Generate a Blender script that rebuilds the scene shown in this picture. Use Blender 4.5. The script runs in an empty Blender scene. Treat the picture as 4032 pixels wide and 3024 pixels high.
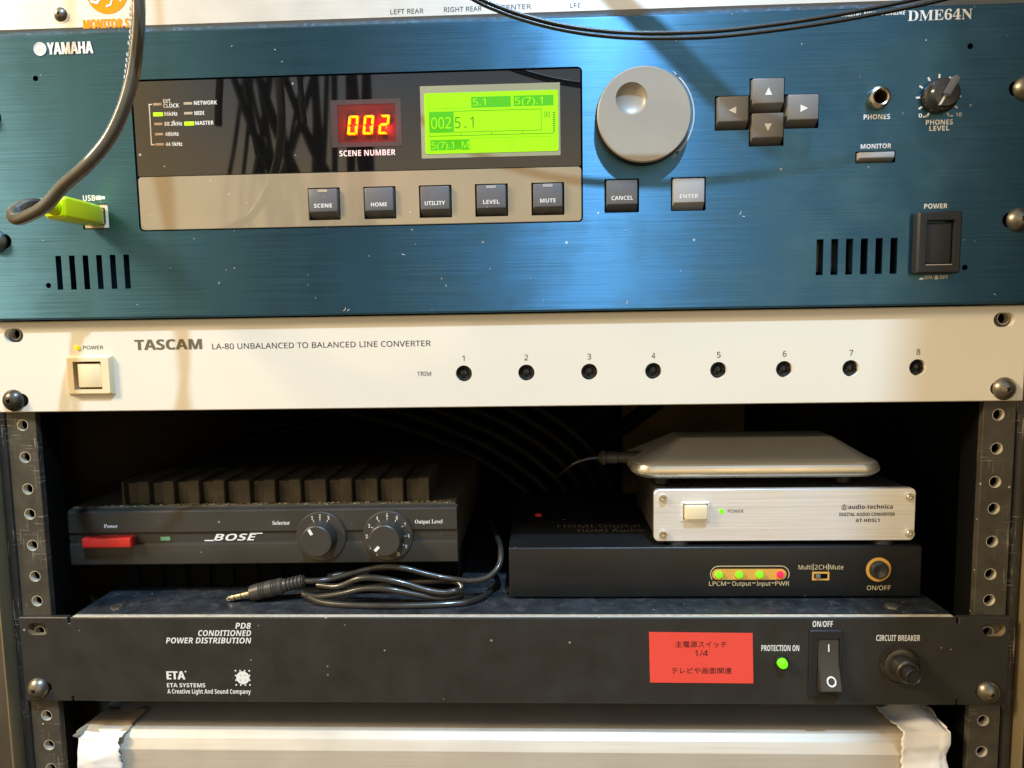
import bpy, bmesh, math, random
from mathutils import Vector, Matrix, noise
from mathutils.geometry import tessellate_polygon
random.seed(7)
S = 0.001                                   # all dimensions below are millimetres
scene = bpy.context.scene
COL = scene.collection

# ------------------------------------------------------------------ camera
right = Vector((0.99921423, 0.03618015, -0.0161838))
down = Vector((-0.01275233, -0.09313994, -0.99557136))
fwd = Vector((-0.03752728, 0.99499545, -0.09260537))
cam = bpy.data.cameras.new('camera')
cam.sensor_fit = 'HORIZONTAL'; cam.sensor_width = 36.0
cam.lens = 36.0 * 2700 / 4032
cam.clip_start = 0.01; cam.clip_end = 50
camo = bpy.data.objects.new('camera', cam); COL.objects.link(camo)
m = Matrix.Identity(4)
for i in range(3):
    m[i][0] = right[i]; m[i][1] = -down[i]; m[i][2] = -fwd[i]
m[0][3], m[1][3], m[2][3] = 19.395 * S, -323.026 * S, 40.893 * S
camo.matrix_world = m
scene.camera = camo

# ------------------------------------------------------------------ light
KEY = Vector((205, -900, 1590))
LAMP_W, WARM_W, WORLD_K = 28.0, 24.0, 0.78
scene.view_settings.view_transform = 'Standard'
try: scene.view_settings.look = 'None'
except Exception: pass
scene.view_settings.exposure = 0.56; scene.view_settings.gamma = 1.0
scene.view_settings.use_curve_mapping = False


def area(name, loc, aim, size, watt, color, size_y=None):
    l = bpy.data.lights.new(name, 'AREA'); l.shape = 'RECTANGLE' if size_y else 'DISK'
    l.size = size * S; l.energy = watt; l.color = color
    if size_y: l.size_y = size_y * S
    o = bpy.data.objects.new(name, l); COL.objects.link(o)
    o.location = Vector(loc) * S
    o.rotation_euler = (Vector(aim) - Vector(loc)).to_track_quat('-Z', 'Y').to_euler()
    return o


area('ceiling_lamp', KEY, (20, 0, 40), 42, LAMP_W, (0.46, 0.72, 1.0))
area('warm_room_lamp', (-1350, -640, 930), (0, 0, 0), 360, WARM_W, (1.0, 0.78, 0.50))

world = bpy.data.worlds.new('World'); scene.world = world; world.use_nodes = True
wn = world.node_tree.nodes; wl = world.node_tree.links; wn.clear()
def wnode(t, **k):
    n = wn.new(t)
    for a, b in k.items(): setattr(n, a, b)
    return n
tc = wnode('ShaderNodeTexCoord'); sp = wnode('ShaderNodeSeparateXYZ'); wl.new(tc.outputs['Generated'], sp.inputs[0])
neg = wnode('ShaderNodeMath', operation='MULTIPLY'); neg.inputs[1].default_value = -1; wl.new(sp.outputs[1], neg.inputs[0])
mx = wnode('ShaderNodeMath', operation='MAXIMUM'); mx.inputs[1].default_value = 0.03; wl.new(neg.outputs[0], mx.inputs[0])
ax = wnode('ShaderNodeMath', operation='DIVIDE'); wl.new(sp.outputs[0], ax.inputs[0]); wl.new(mx.outputs[0], ax.inputs[1])
az = wnode('ShaderNodeMath', operation='DIVIDE'); wl.new(sp.outputs[2], az.inputs[0]); wl.new(mx.outputs[0], az.inputs[1])
def mrange(src, a, b, c, d):
    n = wnode('ShaderNodeMapRange', interpolation_type='SMOOTHSTEP'); wl.new(src, n.inputs[0])
    for k, v in zip((1, 2, 3, 4), (a, b, c, d)): n.inputs[k].default_value = v
    return n.outputs[0]
def wmul(a, b):
    n = wnode('ShaderNodeMath', operation='MULTIPLY'); wl.new(a, n.inputs[0]); wl.new(b, n.inputs[1]); return n.outputs[0]
edge = wnode('ShaderNodeMath', operation='MULTIPLY_ADD'); wl.new(az.outputs[0], edge.inputs[0]); edge.inputs[1].default_value = -0.02; wl.new(ax.outputs[0], edge.inputs[2])
side = mrange(edge.outputs[0], 0.53, 0.63, 1.0, 0.03)     # the wall ends on the right, a dark doorway beyond
front = mrange(sp.outputs[1], -0.25, 0.2, 1.0, 0.06)
vert = mrange(sp.outputs[2], -0.45, 0.12, 0.16, 1.0)
amt = wmul(wmul(wmul(side, front), vert), mrange(ax.outputs[0], 0.10, 0.30, 1.0, 1.7))
wb = wnode('ShaderNodeBackground'); wb.inputs[0].default_value = (1.0, 0.73, 0.40, 1)
ks = wnode('ShaderNodeMath', operation='MULTIPLY'); wl.new(amt, ks.inputs[0])
cool = wmul(mrange(ax.outputs[0], -0.62, -0.42, 0.0, 1.0), mrange(sp.outputs[2], 0.10, 0.40, 0.0, 1.0))
wmix = wnode('ShaderNodeMix', data_type='RGBA'); wl.new(cool, wmix.inputs[0])
wmix.inputs[6].default_value = (1.0, 0.72, 0.36, 1); wmix.inputs[7].default_value = (0.30, 0.42, 0.56, 1)
wl.new(wmix.outputs[2], wb.inputs[0]); ks.inputs[1].default_value = WORLD_K
wl.new(ks.outputs[0], wb.inputs[1])
wo = wnode('ShaderNodeOutputWorld'); wl.new(wb.outputs[0], wo.inputs[0])


# ------------------------------------------------------------------ materials
def mat(name, col, rough=0.5, metal=0.0, ior=1.5, emit=None, est=0.0, coat=0.0,
        var=0.0, vscale=40.0, grain=0.0, gscale=2500.0, brush=None, specks=0.0, sscale=260.0,
        scratch=0.0, rvar=0.08, aniso=0.0, dirt=None):
    M = bpy.data.materials.new(name); M.use_nodes = True
    nt = M.node_tree; N = nt.nodes; L = nt.links
    b = N['Principled BSDF']
    b.inputs['Base Color'].default_value = (*col, 1)
    b.inputs['Roughness'].default_value = rough
    b.inputs['Metallic'].default_value = metal
    b.inputs['IOR'].default_value = ior
    if coat: b.inputs['Coat Weight'].default_value = coat; b.inputs['Coat Roughness'].default_value = 0.08
    if emit:
        b.inputs['Emission Color'].default_value = (*emit, 1); b.inputs['Emission Strength'].default_value = est
    t = N.new('ShaderNodeTexCoord'); obj = t.outputs['Object']
    csock = None
    def tex(scale, detail=4.0, stretch=None, rough_=0.55):
        n = N.new('ShaderNodeTexNoise'); n.inputs['Scale'].default_value = scale
        n.inputs['Detail'].default_value = detail; n.inputs['Roughness'].default_value = rough_
        if stretch:
            mp = N.new('ShaderNodeMapping'); mp.inputs['Scale'].default_value = stretch
            L.new(obj, mp.inputs[0]); L.new(mp.outputs[0], n.inputs['Vector'])
        else: L.new(obj, n.inputs['Vector'])
        return n.outputs['Fac']
    def rng(src, a, b_, c, d):
        n = N.new('ShaderNodeMapRange'); L.new(src, n.inputs[0])
        for k, v in zip((1, 2, 3, 4), (a, b_, c, d)): n.inputs[k].default_value = v
        return n.outputs[0]
    def mix(fac, ca, cb):
        n = N.new('ShaderNodeMix'); n.data_type = 'RGBA'; L.new(fac, n.inputs[0])
        for s, v in ((6, ca), (7, cb)):
            if isinstance(v, tuple): n.inputs[s].default_value = (*v, 1)
            else: L.new(v, n.inputs[s])
        return n.outputs[2]
    nz = tex(vscale)
    csock = mix(rng(nz, 0.3, 0.7, 0, 1), tuple(c * (1 - var) for c in col), tuple(min(1, c * (1 + var)) for c in col))
    rs = rng(nz, 0.3, 0.7, max(0.02, rough - rvar), min(1, rough + rvar))
    if brush:
        bz = tex(1.0, 5.0, (brush[0], brush[0], brush[1]), 0.7)
        rs2 = N.new('ShaderNodeMath'); rs2.operation = 'ADD'; L.new(rs, rs2.inputs[0])
        L.new(rng(bz, 0.3, 0.7, -brush[2], brush[2]), rs2.inputs[1]); rs = rs2.outputs[0]
        csock = mix(rng(bz, 0.35, 0.7, 0, 1), csock, tuple(min(1, c * (1 + brush[3])) for c in col))
    if dirt:
        dz = tex(dirt[1], 6.0, None, 0.7)
        csock = mix(rng(dz, dirt[2], dirt[2] + 0.16, 0, dirt[3]), csock, dirt[0])
    if scratch:
        for st in ((90, 90, 1300), (900, 900, 60)):
            sz = tex(1.0, 3.0, st, 0.6)
            big = tex(38.0, 3.0)
            mm = N.new('ShaderNodeMath'); mm.operation = 'MULTIPLY'
            L.new(rng(sz, 0.60, 0.64, 0, scratch), mm.inputs[0]); L.new(rng(big, 0.48, 0.62, 0, 1), mm.inputs[1])
            csock = mix(mm.outputs[0], csock, (0.42, 0.38, 0.30))
    if specks:
        v = N.new('ShaderNodeTexVoronoi'); v.inputs['Scale'].default_value = sscale; L.new(obj, v.inputs['Vector'])
        sepc = N.new('ShaderNodeSeparateColor'); L.new(v.outputs['Color'], sepc.inputs[0])
        thr = rng(sepc.outputs[0], 0.86, 1.0, 0.0, 0.13)
        lt = N.new('ShaderNodeMath'); lt.operation = 'LESS_THAN'; L.new(v.outputs['Distance'], lt.inputs[0]); L.new(thr, lt.inputs[1])
        am = N.new('ShaderNodeMath'); am.operation = 'MULTIPLY'; L.new(lt.outputs[0], am.inputs[0]); am.inputs[1].default_value = specks
        csock = mix(am.outputs[0], csock, (0.55, 0.52, 0.46))
    L.new(csock, b.inputs['Base Color'])
    L.new(rs, b.inputs['Roughness'])
    if aniso:
        b.inputs['Anisotropic'].default_value = aniso
        cx = N.new('ShaderNodeCombineXYZ'); cx.inputs[2].default_value = 1.0
        L.new(cx.outputs[0], b.inputs['Tangent'])
    if grain or brush:
        bp = N.new('ShaderNodeBump'); bp.inputs['Distance'].default_value = 0.0002
        if grain:
            L.new(tex(gscale, 2.0), bp.inputs['Height']); bp.inputs['Strength'].default_value = grain
        else:
            L.new(bz, bp.inputs['Height']); bp.inputs['Strength'].default_value = brush[4]
        L.new(bp.outputs[0], b.inputs['Normal'])
    return M


MAT = {}
def D(k, *a, **kw): MAT[k] = mat(k, *a, **kw)
D('blue_brushed', (0.054, 0.142, 0.228), 0.40, 0.94, brush=(16, 3600, 0.05, 0.7, 0.06), aniso=0.92, var=0.05, specks=0.8, sscale=210)
D('cream_paint', (0.82, 0.77, 0.655), 0.42, var=0.02, vscale=18, dirt=((0.62, 0.50, 0.30), 25, 0.70, 0.35))
D('cream_plastic', (0.86, 0.72, 0.46), 0.38, var=0.03)
D('silver_brushed', (0.80, 0.78, 0.73), 0.40, 0.45, brush=(8, 2200, 0.05, 0.10, 0.02), aniso=0.6, var=0.02)
D('silver_face', (0.78, 0.78, 0.77), 0.36, 0.6, brush=(14, 1700, 0.07, 0.3, 0.12), aniso=0.5, var=0.03)
D('alu_raw', (0.64, 0.58, 0.49), 0.44, 0.4, brush=(12, 2600, 0.05, 0.16, 0.06), aniso=0.4, var=0.05, vscale=25, dirt=((0.45, 0.38, 0.26), 30, 0.62, 0.3))
D('silver_plastic', (0.62, 0.58, 0.48), 0.36, 0.3, var=0.04, grain=0.05)
D('silver_plain', (0.62, 0.62, 0.60), 0.4, 0.5)
D('silver_lit', (0.86, 0.82, 0.72), 0.30, 0.75, var=0.03)  # lighter copy of the box silver, painting light on the front lip
D('black_powder', (0.024, 0.023, 0.021), 0.47, grain=0.35, gscale=1700, specks=0.5, sscale=210, var=0.15, vscale=60)
D('black_case', (0.009, 0.010, 0.011), 0.36, grain=0.22, gscale=2600, specks=0.35, sscale=150)
D('black_dusty', (0.020, 0.024, 0.030), 0.34, var=0.4, vscale=90, specks=0.7, sscale=360, dirt=((0.12, 0.12, 0.11), 160, 0.52, 0.35), grain=0.15)
D('rack_black', (0.022, 0.022, 0.021), 0.42, scratch=0.8, specks=0.9, sscale=190, var=0.3, vscale=70)
D('rail_paint', (0.056, 0.050, 0.038), 0.44, scratch=0.45, specks=0.8, sscale=230, var=0.3, vscale=80, dirt=((0.30, 0.27, 0.20), 80, 0.62, 0.55))
D('bare_metal', (0.72, 0.66, 0.54), 0.5, 0.4, var=0.15, vscale=300)
D('amp_plastic', (0.034, 0.031, 0.026), 0.46, grain=0.25, gscale=2200, specks=0.4, sscale=200, var=0.12)
D('fin_black', (0.066, 0.056, 0.038), 0.85, ior=1.25, var=0.3, vscale=90, dirt=((0.15, 0.12, 0.07), 60, 0.58, 0.4))
D('lint', (0.26, 0.21, 0.12), 0.95, var=0.4, vscale=500, grain=0.9, gscale=1200)
D('key_mid', (0.20, 0.195, 0.19), 0.34, var=0.05, specks=0.4, sscale=420, grain=0.06)
D('key_grey', (0.135, 0.135, 0.145), 0.30, var=0.06, specks=0.5, sscale=420, grain=0.06)
D('key_light', (0.40, 0.40, 0.41), 0.30, var=0.05, grain=0.06)
D('switch_grey', (0.027, 0.030, 0.033), 0.5, ior=1.35, grain=0.1)
D('trim_black', (0.007, 0.007, 0.007), 0.22)
D('knob_gloss', (0.03, 0.03, 0.028), 0.2)
D('knob_black', (0.020, 0.020, 0.020), 0.46, ior=1.38, grain=0.08)
D('knob_brown', (0.045, 0.040, 0.034), 0.42, grain=0.15)
D('well_black', (0.005, 0.005, 0.005), 0.7, ior=1.1)
D('dial_grey', (0.41, 0.38, 0.33), 0.42, 0.2, grain=0.12, gscale=3500, var=0.03)
D('glass_black', (0.006, 0.006, 0.006), 0.03, ior=1.95, rvar=0.008, specks=0.8, sscale=180)
D('glass_tan', (0.36, 0.29, 0.19), 0.06, ior=2.0, rvar=0.02, specks=0.9, sscale=240, var=0.05)
D('ink_white', (0.82, 0.82, 0.80), 0.5)
D('ink_dark', (0.02, 0.014, 0.012), 0.5)
D('ink_navy', (0.02, 0.02, 0.06), 0.5)
D('ink_olive', (0.16, 0.13, 0.08), 0.4)
D('ink_gold', (0.72, 0.38, 0.07), 0.45)
D('ink_gold_pale', (0.66, 0.53, 0.32), 0.45)
D('ink_orange', (1.0, 0.33, 0.0), 0.75, ior=1.3)
D('ink_red_dot', (0.4, 0.02, 0.02), 0.5, emit=(1, 0.05, 0.03), est=0.05)  # red dot on the box top, brightened by added emission
D('ink_ghost', (0.10, 0.085, 0.06), 0.5)
D('led_green', (0.10, 0.5, 0.02), 0.25, emit=(0.16, 1.0, 0.0), est=0.68)
D('led_lime', (0.3, 0.6, 0.02), 0.3, emit=(0.40, 1.0, 0.0), est=0.75)
D('led_dull', (0.16, 0.40, 0.27), 0.35)
D('led_red', (0.5, 0.01, 0.05), 0.25, emit=(1.0, 0.01, 0.09), est=0.54)
D('led_amber', (0.8, 0.5, 0.02), 0.3, emit=(1.0, 0.55, 0.0), est=0.65)
D('led_off_pink', (0.46, 0.30, 0.20), 0.3)
D('led_off_tan', (0.48, 0.41, 0.29), 0.3)
D('segment_lit', (0.9, 0.4, 0.0), 0.4, emit=(1.0, 0.17, 0.0), est=2.31)
D('segment_module', (0.08, 0.005, 0.004), 0.4)
D('module_frame', (0.05, 0.04, 0.045), 0.25, ior=1.8)
D('lcd_green', (0.03, 0.08, 0.0), 0.25, emit=(0.42, 1.0, 0.0), est=0.68)
D('lcd_ink', (0.01, 0.05, 0.0), 0.4, emit=(0.10, 0.70, 0.0), est=0.58)
D('lcd_ink_dark', (0.01, 0.03, 0.0), 0.4, emit=(0.04, 0.38, 0.0), est=0.51)
D('lcd_surround', (0.34, 0.35, 0.22), 0.25, ior=1.7)
D('red_plastic', (0.70, 0.035, 0.03), 0.30, var=0.06)
D('red_paper', (0.86, 0.075, 0.05), 0.55, var=0.03, vscale=30)
D('green_plug', (0.80, 0.98, 0.0), 0.33, var=0.03, emit=(0.5, 0.7, 0.0), est=0.0)
D('usb_ivory', (0.72, 0.66, 0.50), 0.35)
D('cord_tan', (0.13, 0.115, 0.085), 0.25, coat=0.4, var=0.2, vscale=60)
D('cord_grey', (0.030, 0.027, 0.022), 0.27, coat=0.3, var=0.2, vscale=60)
D('cord_black', (0.012, 0.012, 0.012), 0.27, coat=0.35)
D('cord_dark', (0.004, 0.004, 0.004), 0.6, ior=1.25)
D('screw_steel', (0.24, 0.22, 0.18), 0.36, 0.85, var=0.2, vscale=250, specks=0.3, sscale=900)
D('screw_black', (0.085, 0.078, 0.066), 0.33, 0.7, var=0.25, vscale=250)
D('screw_bright', (0.74, 0.70, 0.60), 0.25, 0.95)
D('nickel', (0.62, 0.52, 0.36), 0.22, 1.0)
D('gold', (0.86, 0.75, 0.52), 0.2, 1.0)
D('paper_white', (0.86, 0.84, 0.81), 0.95, ior=1.25, var=0.03, vscale=60, grain=0.2, gscale=900)
D('paper_shaded', (0.42, 0.33, 0.22), 0.7, var=0.15, vscale=120)  # white paper's top flap tinted tan as its shade
D('back_brown', (0.30, 0.21, 0.10), 0.7, var=0.3)
D('trim_gold', (0.42, 0.34, 0.20), 0.4, 0.6)
D('cabinet_brown', (0.10, 0.075, 0.05), 0.5, var=0.2, vscale=30, specks=0.3)


# ------------------------------------------------------------------ mesh helpers (mm)
def circle(cx, cz, r, n=32, a0=0.0):
    return [(cx + r * math.cos(a0 + 2 * math.pi * i / n), cz + r * math.sin(a0 + 2 * math.pi * i / n)) for i in range(n)]
def rrect(x0, z0, x1, z1, r=1.0, n=5):
    if r <= 0: return [(x0, z0), (x1, z0), (x1, z1), (x0, z1)]
    out = []
    for cx, cz, a in ((x1 - r, z0 + r, -90), (x1 - r, z1 - r, 0), (x0 + r, z1 - r, 90), (x0 + r, z0 + r, 180)):
        for i in range(n + 1):
            t = math.radians(a + 90 * i / n); out.append((cx + r * math.cos(t), cz + r * math.sin(t)))
    return out
def slot(cx, cz, w, h, n=10):
    return rrect(cx - w / 2, cz - h / 2, cx + w / 2, cz + h / 2, h / 2 - 0.001, n)
def offset_loop(loop, d):
    n = len(loop); out = []
    ar = sum(loop[i][0] * loop[(i + 1) % n][1] - loop[(i + 1) % n][0] * loop[i][1] for i in range(n))
    sg = 1 if ar > 0 else -1
    for i in range(n):
        p0, p1, p2 = Vector(loop[i - 1]), Vector(loop[i]), Vector(loop[(i + 1) % n])
        a = (p1 - p0).normalized(); b = (p2 - p1).normalized()
        n1 = Vector((-a.y, a.x)) * sg; n2 = Vector((-b.y, b.x)) * sg
        k = (n1 + n2)
        k = k / max(0.3, k.length_squared / 2)
        out.append(tuple(p1 + k * d))
    return out


ALPHABET = {'sans': (0x1D5A0, 0x1D5BA, 0x1D7E2), 'bold': (0x1D5D4, 0x1D5EE, 0x1D7EC), 'serif': (0x1D400, 0x1D41A, 0x1D7CE)}
CAP = {'sans': 0.714, 'bold': 0.714, 'serif': 0.678}
def styled(body, st):
    """Unicode sans, bold and serif alphabets of the built-in font set"""
    up, lo, dg = ALPHABET[st]; out = ''
    for ch in body:
        if 'A' <= ch <= 'Z': out += chr(up + ord(ch) - 65)
        elif 'a' <= ch <= 'z': out += chr(lo + ord(ch) - 97)
        elif '0' <= ch <= '9': out += chr(dg + ord(ch) - 48)
        else: out += ch
    return out
def text_mesh(body):
    c = bpy.data.curves.new('text', 'FONT'); c.body = body; c.resolution_u = 3; c.space_line = 3.0
    o = bpy.data.objects.new('text', c); me = bpy.data.meshes.new_from_object(o)
    V = [tuple(v.co)[:2] for v in me.vertices]; F = [list(p.vertices) for p in me.polygons]
    bpy.data.objects.remove(o); bpy.data.curves.remove(c); bpy.data.meshes.remove(me)
    return V, F
GLYPHS = {}
def glyph(st, ch):
    """outline of one letter and its advance (an H set after it marks where the next letter starts)"""
    if (st, ch) in GLYPHS: return GLYPHS[st, ch]
    V, F = text_mesh(styled(ch + 'H', st)); par = {}
    def find(a):
        while par.setdefault(a, a) != a: a = par[a]
        return a
    for f in F:
        for i in f[1:]: par[find(i)] = find(f[0])
    h = find(max(range(len(V)), key=lambda i: V[i][0]))
    hs = [V[i] for i in range(len(V)) if find(i) == h]; hx = min(p[0] for p in hs)
    if ch == 'H': GLYPHS[st, 'bearing'] = min(p[0] for p in V)
    elif (st, 'bearing') not in GLYPHS: glyph(st, 'H')
    keep = [f for f in F if find(f[0]) != h]; ids = sorted({i for f in keep for i in f}); mp = {q: n for n, q in enumerate(ids)}
    GLYPHS[st, ch] = ([V[i] for i in ids], [[mp[i] for i in f] for f in keep], hx - GLYPHS[st, 'bearing'])
    return GLYPHS[st, ch]


class MB:
    def __init__(s): s.v = []; s.f = []; s.m = []
    def add(s, vs, fs, mi=0):
        o = len(s.v); s.v += [tuple(v) for v in vs]
        for f in fs: s.f.append([o + i for i in f]); s.m.append(mi)
    def plate(s, outer, holes=(), y0=-3.0, y1=0.0, ch=0.0, hm=0, back=True):
        """sheet in the XZ plane: front at y0, back at y1, chamfered rim, holes with walls"""
        def walls(loop, ya, lb, yb, mi, flip):
            n = len(loop)
            vs = [(x, ya, z) for x, z in loop] + [(x, yb, z) for x, z in lb]
            ar = sum(loop[i][0] * loop[(i + 1) % n][1] - loop[(i + 1) % n][0] * loop[i][1] for i in range(n))
            ccw = (ar > 0) != flip
            s.add(vs, [((i, n + i, n + (i + 1) % n, (i + 1) % n) if ccw else (i, (i + 1) % n, n + (i + 1) % n, n + i)) for i in range(n)], mi)
        inner = offset_loop(outer, ch) if ch else outer
        if ch: walls(inner, y0, outer, y0 + ch, 0, False)
        walls(outer, y0 + ch, outer, y1, 0, False)
        for h in holes: walls(h, y0, h, y1, hm, True)
        for y, lp, front in ((y0, inner, True), (y1, outer, False)):
            if not front and not back: continue
            loops = [[Vector((x, z, 0)) for x, z in lp]] + [[Vector((x, z, 0)) for x, z in h] for h in holes]
            flat = [p for l in loops for p in l]
            tris = tessellate_polygon(loops)
            fs = []
            for a, b, c in tris:
                cr = (flat[b] - flat[a]).cross(flat[c] - flat[a]).z
                if (cr > 0) != front: a, b, c = a, c, b
                fs.append((a, b, c))
            s.add([(p.x, y, p.y) for p in flat], fs, 0)
    def box(s, x0, x1, y0, y1, z0, z1, r=0.0, seg=2, mi=0):
        bm = bmesh.new(); bmesh.ops.create_cube(bm, size=1.0)
        bmesh.ops.scale(bm, vec=(x1 - x0, y1 - y0, z1 - z0), verts=bm.verts)
        bmesh.ops.translate(bm, vec=((x0 + x1) / 2, (y0 + y1) / 2, (z0 + z1) / 2), verts=bm.verts)
        if r: bmesh.ops.bevel(bm, geom=list(bm.edges), offset=r, segments=seg, affect='EDGES', profile=0.5)
        s.bm(bm, mi)
    def bm(s, bm, mi=0, mtx=None):
        if mtx is not None: bm.transform(mtx)
        bm.verts.index_update()
        s.add([v.co[:] for v in bm.verts], [[v.index for v in f.verts] for f in bm.faces], mi); bm.free()
    def key(s, x0, x1, z0, z1, yb, yf, ib=3.0, it=0.5, ix=0.5, r=0.4):
        """keycap: base rectangle at yb, smaller face at yf"""
        bm = bmesh.new()
        b = [bm.verts.new(p) for p in ((x0, yb, z0), (x1, yb, z0), (x1, yb, z1), (x0, yb, z1))]
        f = [bm.verts.new(p) for p in ((x0 + ix, yf, z0 + ib), (x1 - ix, yf, z0 + ib), (x1 - ix, yf, z1 - it), (x0 + ix, yf, z1 - it))]
        bm.faces.new(f); bm.faces.new(b[::-1])
        for i in range(4): bm.faces.new((b[i], b[(i + 1) % 4], f[(i + 1) % 4], f[i]))
        bmesh.ops.bevel(bm, geom=list(bm.edges), offset=r, segments=2, affect='EDGES', profile=0.5)
        s.bm(bm)
    def lathe(s, prof, c, n=48, axis=Vector((0, -1, 0)), mi=0, cap=True):
        """profile [(radius, height along axis)] about axis at c"""
        ax = axis.normalized(); u = ax.orthogonal().normalized(); w = ax.cross(u)
        c = Vector(c); vs = []; fs = []
        for r, h in prof:
            for i in range(n):
                t = 2 * math.pi * i / n
                vs.append(c + ax * h + (u * math.cos(t) + w * math.sin(t)) * r)
        for k in range(len(prof) - 1):
            for i in range(n):
                j = (i + 1) % n
                fs.append((k * n + i, k * n + j, (k + 1) * n + j, (k + 1) * n + i))
        if cap: fs.append(tuple((len(prof) - 1) * n + i for i in range(n))); fs.append(tuple(reversed(range(n))))
        s.add(vs, fs, mi)
    def tube(s, pts, r, n=14, sub=8, mi=0, caps=True):
        P = [Vector(p) for p in pts]
        if sub > 1 and len(P) > 2:
            Q = [P[0] * 2 - P[1]] + P + [P[-1] * 2 - P[-2]]; out = []
            for i in range(1, len(Q) - 2):
                for k in range(sub):
                    t = k / sub; a, b, c, d = Q[i - 1], Q[i], Q[i + 1], Q[i + 2]
                    out.append(0.5 * ((2 * b) + (c - a) * t + (2 * a - 5 * b + 4 * c - d) * t * t + (3 * b - a - 3 * c + d) * t ** 3))
            out.append(P[-1]); P = out
        rs = r if callable(r) else (lambda t: r)
        vs = []; fs = []; T = (P[1] - P[0]).normalized(); U = T.orthogonal().normalized()
        for i, p in enumerate(P):
            t2 = (P[min(i + 1, len(P) - 1)] - P[max(i - 1, 0)]).normalized()
            U = (U - t2 * U.dot(t2)).normalized(); W = t2.cross(U); rr = rs(i / (len(P) - 1))
            for k in range(n):
                a = 2 * math.pi * k / n; vs.append(p + (U * math.cos(a) + W * math.sin(a)) * rr)
        for i in range(len(P) - 1):
            for k in range(n):
                j = (k + 1) % n; fs.append((i * n + k, i * n + j, (i + 1) * n + j, (i + 1) * n + k))
        if caps: fs.append(tuple(reversed(range(n)))); fs.append(tuple((len(P) - 1) * n + k for k in range(n)))
        s.add(vs, fs, mi)
    def flat(s, pts, y, th=0.12, mi=0):
        """thin printed shape on a face at y (ink has a little thickness)"""
        s.plate(pts, (), y - th, y, 0, back=False)
    def stroke(s, pts, w, y, closed=False, th=0.12):
        n = len(pts)
        for i in range(n if closed else n - 1):
            a = Vector(pts[i]); b = Vector(pts[(i + 1) % n]); d = (b - a)
            if d.length < 1e-6: continue
            d.normalize(); q = Vector((-d.y, d.x)) * w / 2; e = d * w * 0.35
            k = th + 0.002 * (i % 5)
            s.flat([tuple(a - e - q), tuple(b + e - q), tuple(b + e + q), tuple(a - e + q)], y, k)
    def ring(s, cx, cz, r0, r1, y, a0=0, a1=360, n=40, th=0.12):
        full = abs(a1 - a0) >= 360
        A = [math.radians(a0 + (a1 - a0) * i / n) for i in range(n + (0 if full else 1))]
        if full: s.plate([(cx + r1 * math.cos(t), cz + r1 * math.sin(t)) for t in A], ([(cx + r0 * math.cos(t), cz + r0 * math.sin(t)) for t in A],), y - th, y, 0, back=False)
        else: s.flat([(cx + r1 * math.cos(t), cz + r1 * math.sin(t)) for t in A] + [(cx + r0 * math.cos(t), cz + r0 * math.sin(t)) for t in reversed(A)], y, th)
    def text(s, body, x0, x1, z, cap, y, bold=0.0, shear=0.0, rot=0.0, top=None, th=0.1, style=None, heavy=0.0):
        """lettering on a face at y: baseline z, from x0 to x1, capitals `cap` high. top: lay it on a horizontal face instead"""
        st = style or ('bold' if bold >= 0.02 else 'sans'); sh_ = shear
        if max(map(ord, body)) > 0x2fff: V, F = text_mesh(body); cap_h = 0.76
        else:
            V, F, px, cap_h = [], [], 0.0, CAP[st]
            for ch in body:
                if ch == ' ': px += 0.28; continue
                gv, gf, adv = glyph(st, ch); o_ = len(V)
                V += [(x + px, y_) for x, y_ in gv]; F += [[i + o_ for i in f] for f in gf]; px += adv
        V = [(x + sh_ * y_, y_) for x, y_ in V]
        a, b = min(p[0] for p in V), max(p[0] for p in V)
        sx = (x1 - x0) / (b - a); sz = cap / cap_h
        cs, sn = math.cos(rot), math.sin(rot); vs = []
        for vx, vy in V:
            px = (vx - a) * sx; pz = vy * sz
            if top is not None: vs.append((x0 + px, top + pz, z + th))
            else: vs.append((x0 + px * cs - pz * sn, y - th, z + px * sn + pz * cs))
        s.add(vs, F)
        if heavy:
            for q, dx in enumerate((-heavy, heavy)): s.add([(x + dx, y_ - .01 * (q + 1), z_) for x, y_, z_ in vs], F)
    def build(s, name, mats, parent=None, at=None, sharp=32.0, loc=None):
        """link as ONE mesh object; coordinates are world mm, stored relative to the thing's base"""
        base = Vector((0, 0, 0))
        if parent is not None:
            p = parent
            while p is not None: base += Vector(p.get('_base', (0, 0, 0))); p = p.parent
        elif at is not None: base = Vector(at)
        me = bpy.data.meshes.new(name)
        me.from_pydata([tuple((Vector(v) - base) * S) for v in s.v], [], s.f)
        for k in (mats if isinstance(mats, (list, tuple)) else [mats]): me.materials.append(MAT[k])
        me.polygons.foreach_set('material_index', s.m)
        bm = bmesh.new(); bm.from_mesh(me); bmesh.ops.recalc_face_normals(bm, faces=bm.faces) if s_recalc(name) else None
        bm.to_mesh(me); bm.free()
        me.shade_smooth(); me.set_sharp_from_angle(angle=math.radians(sharp)); me.update()
        o = bpy.data.objects.new(name, me); COL.objects.link(o)
        if parent is not None: o.parent = parent
        elif at is not None: o.location = base * S
        return o


def s_recalc(name): return name not in ('lettering', 'logo', 'label_text')


def thing(name, label, cat, base, group=None):
    o = bpy.data.objects.new(name, None); COL.objects.link(o)
    o.empty_display_size = 0.02; o.location = Vector(base) * S
    o['_base'] = tuple(float(b) for b in base); o['label'] = label; o['category'] = cat
    if group: o['group'] = group
    return o
def tag(o, label, cat, group=None):
    o['label'] = label; o['category'] = cat
    if group: o['group'] = group
    return o
def clean():
    for o in bpy.data.objects:
        if '_base' in o: del o['_base']


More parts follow.
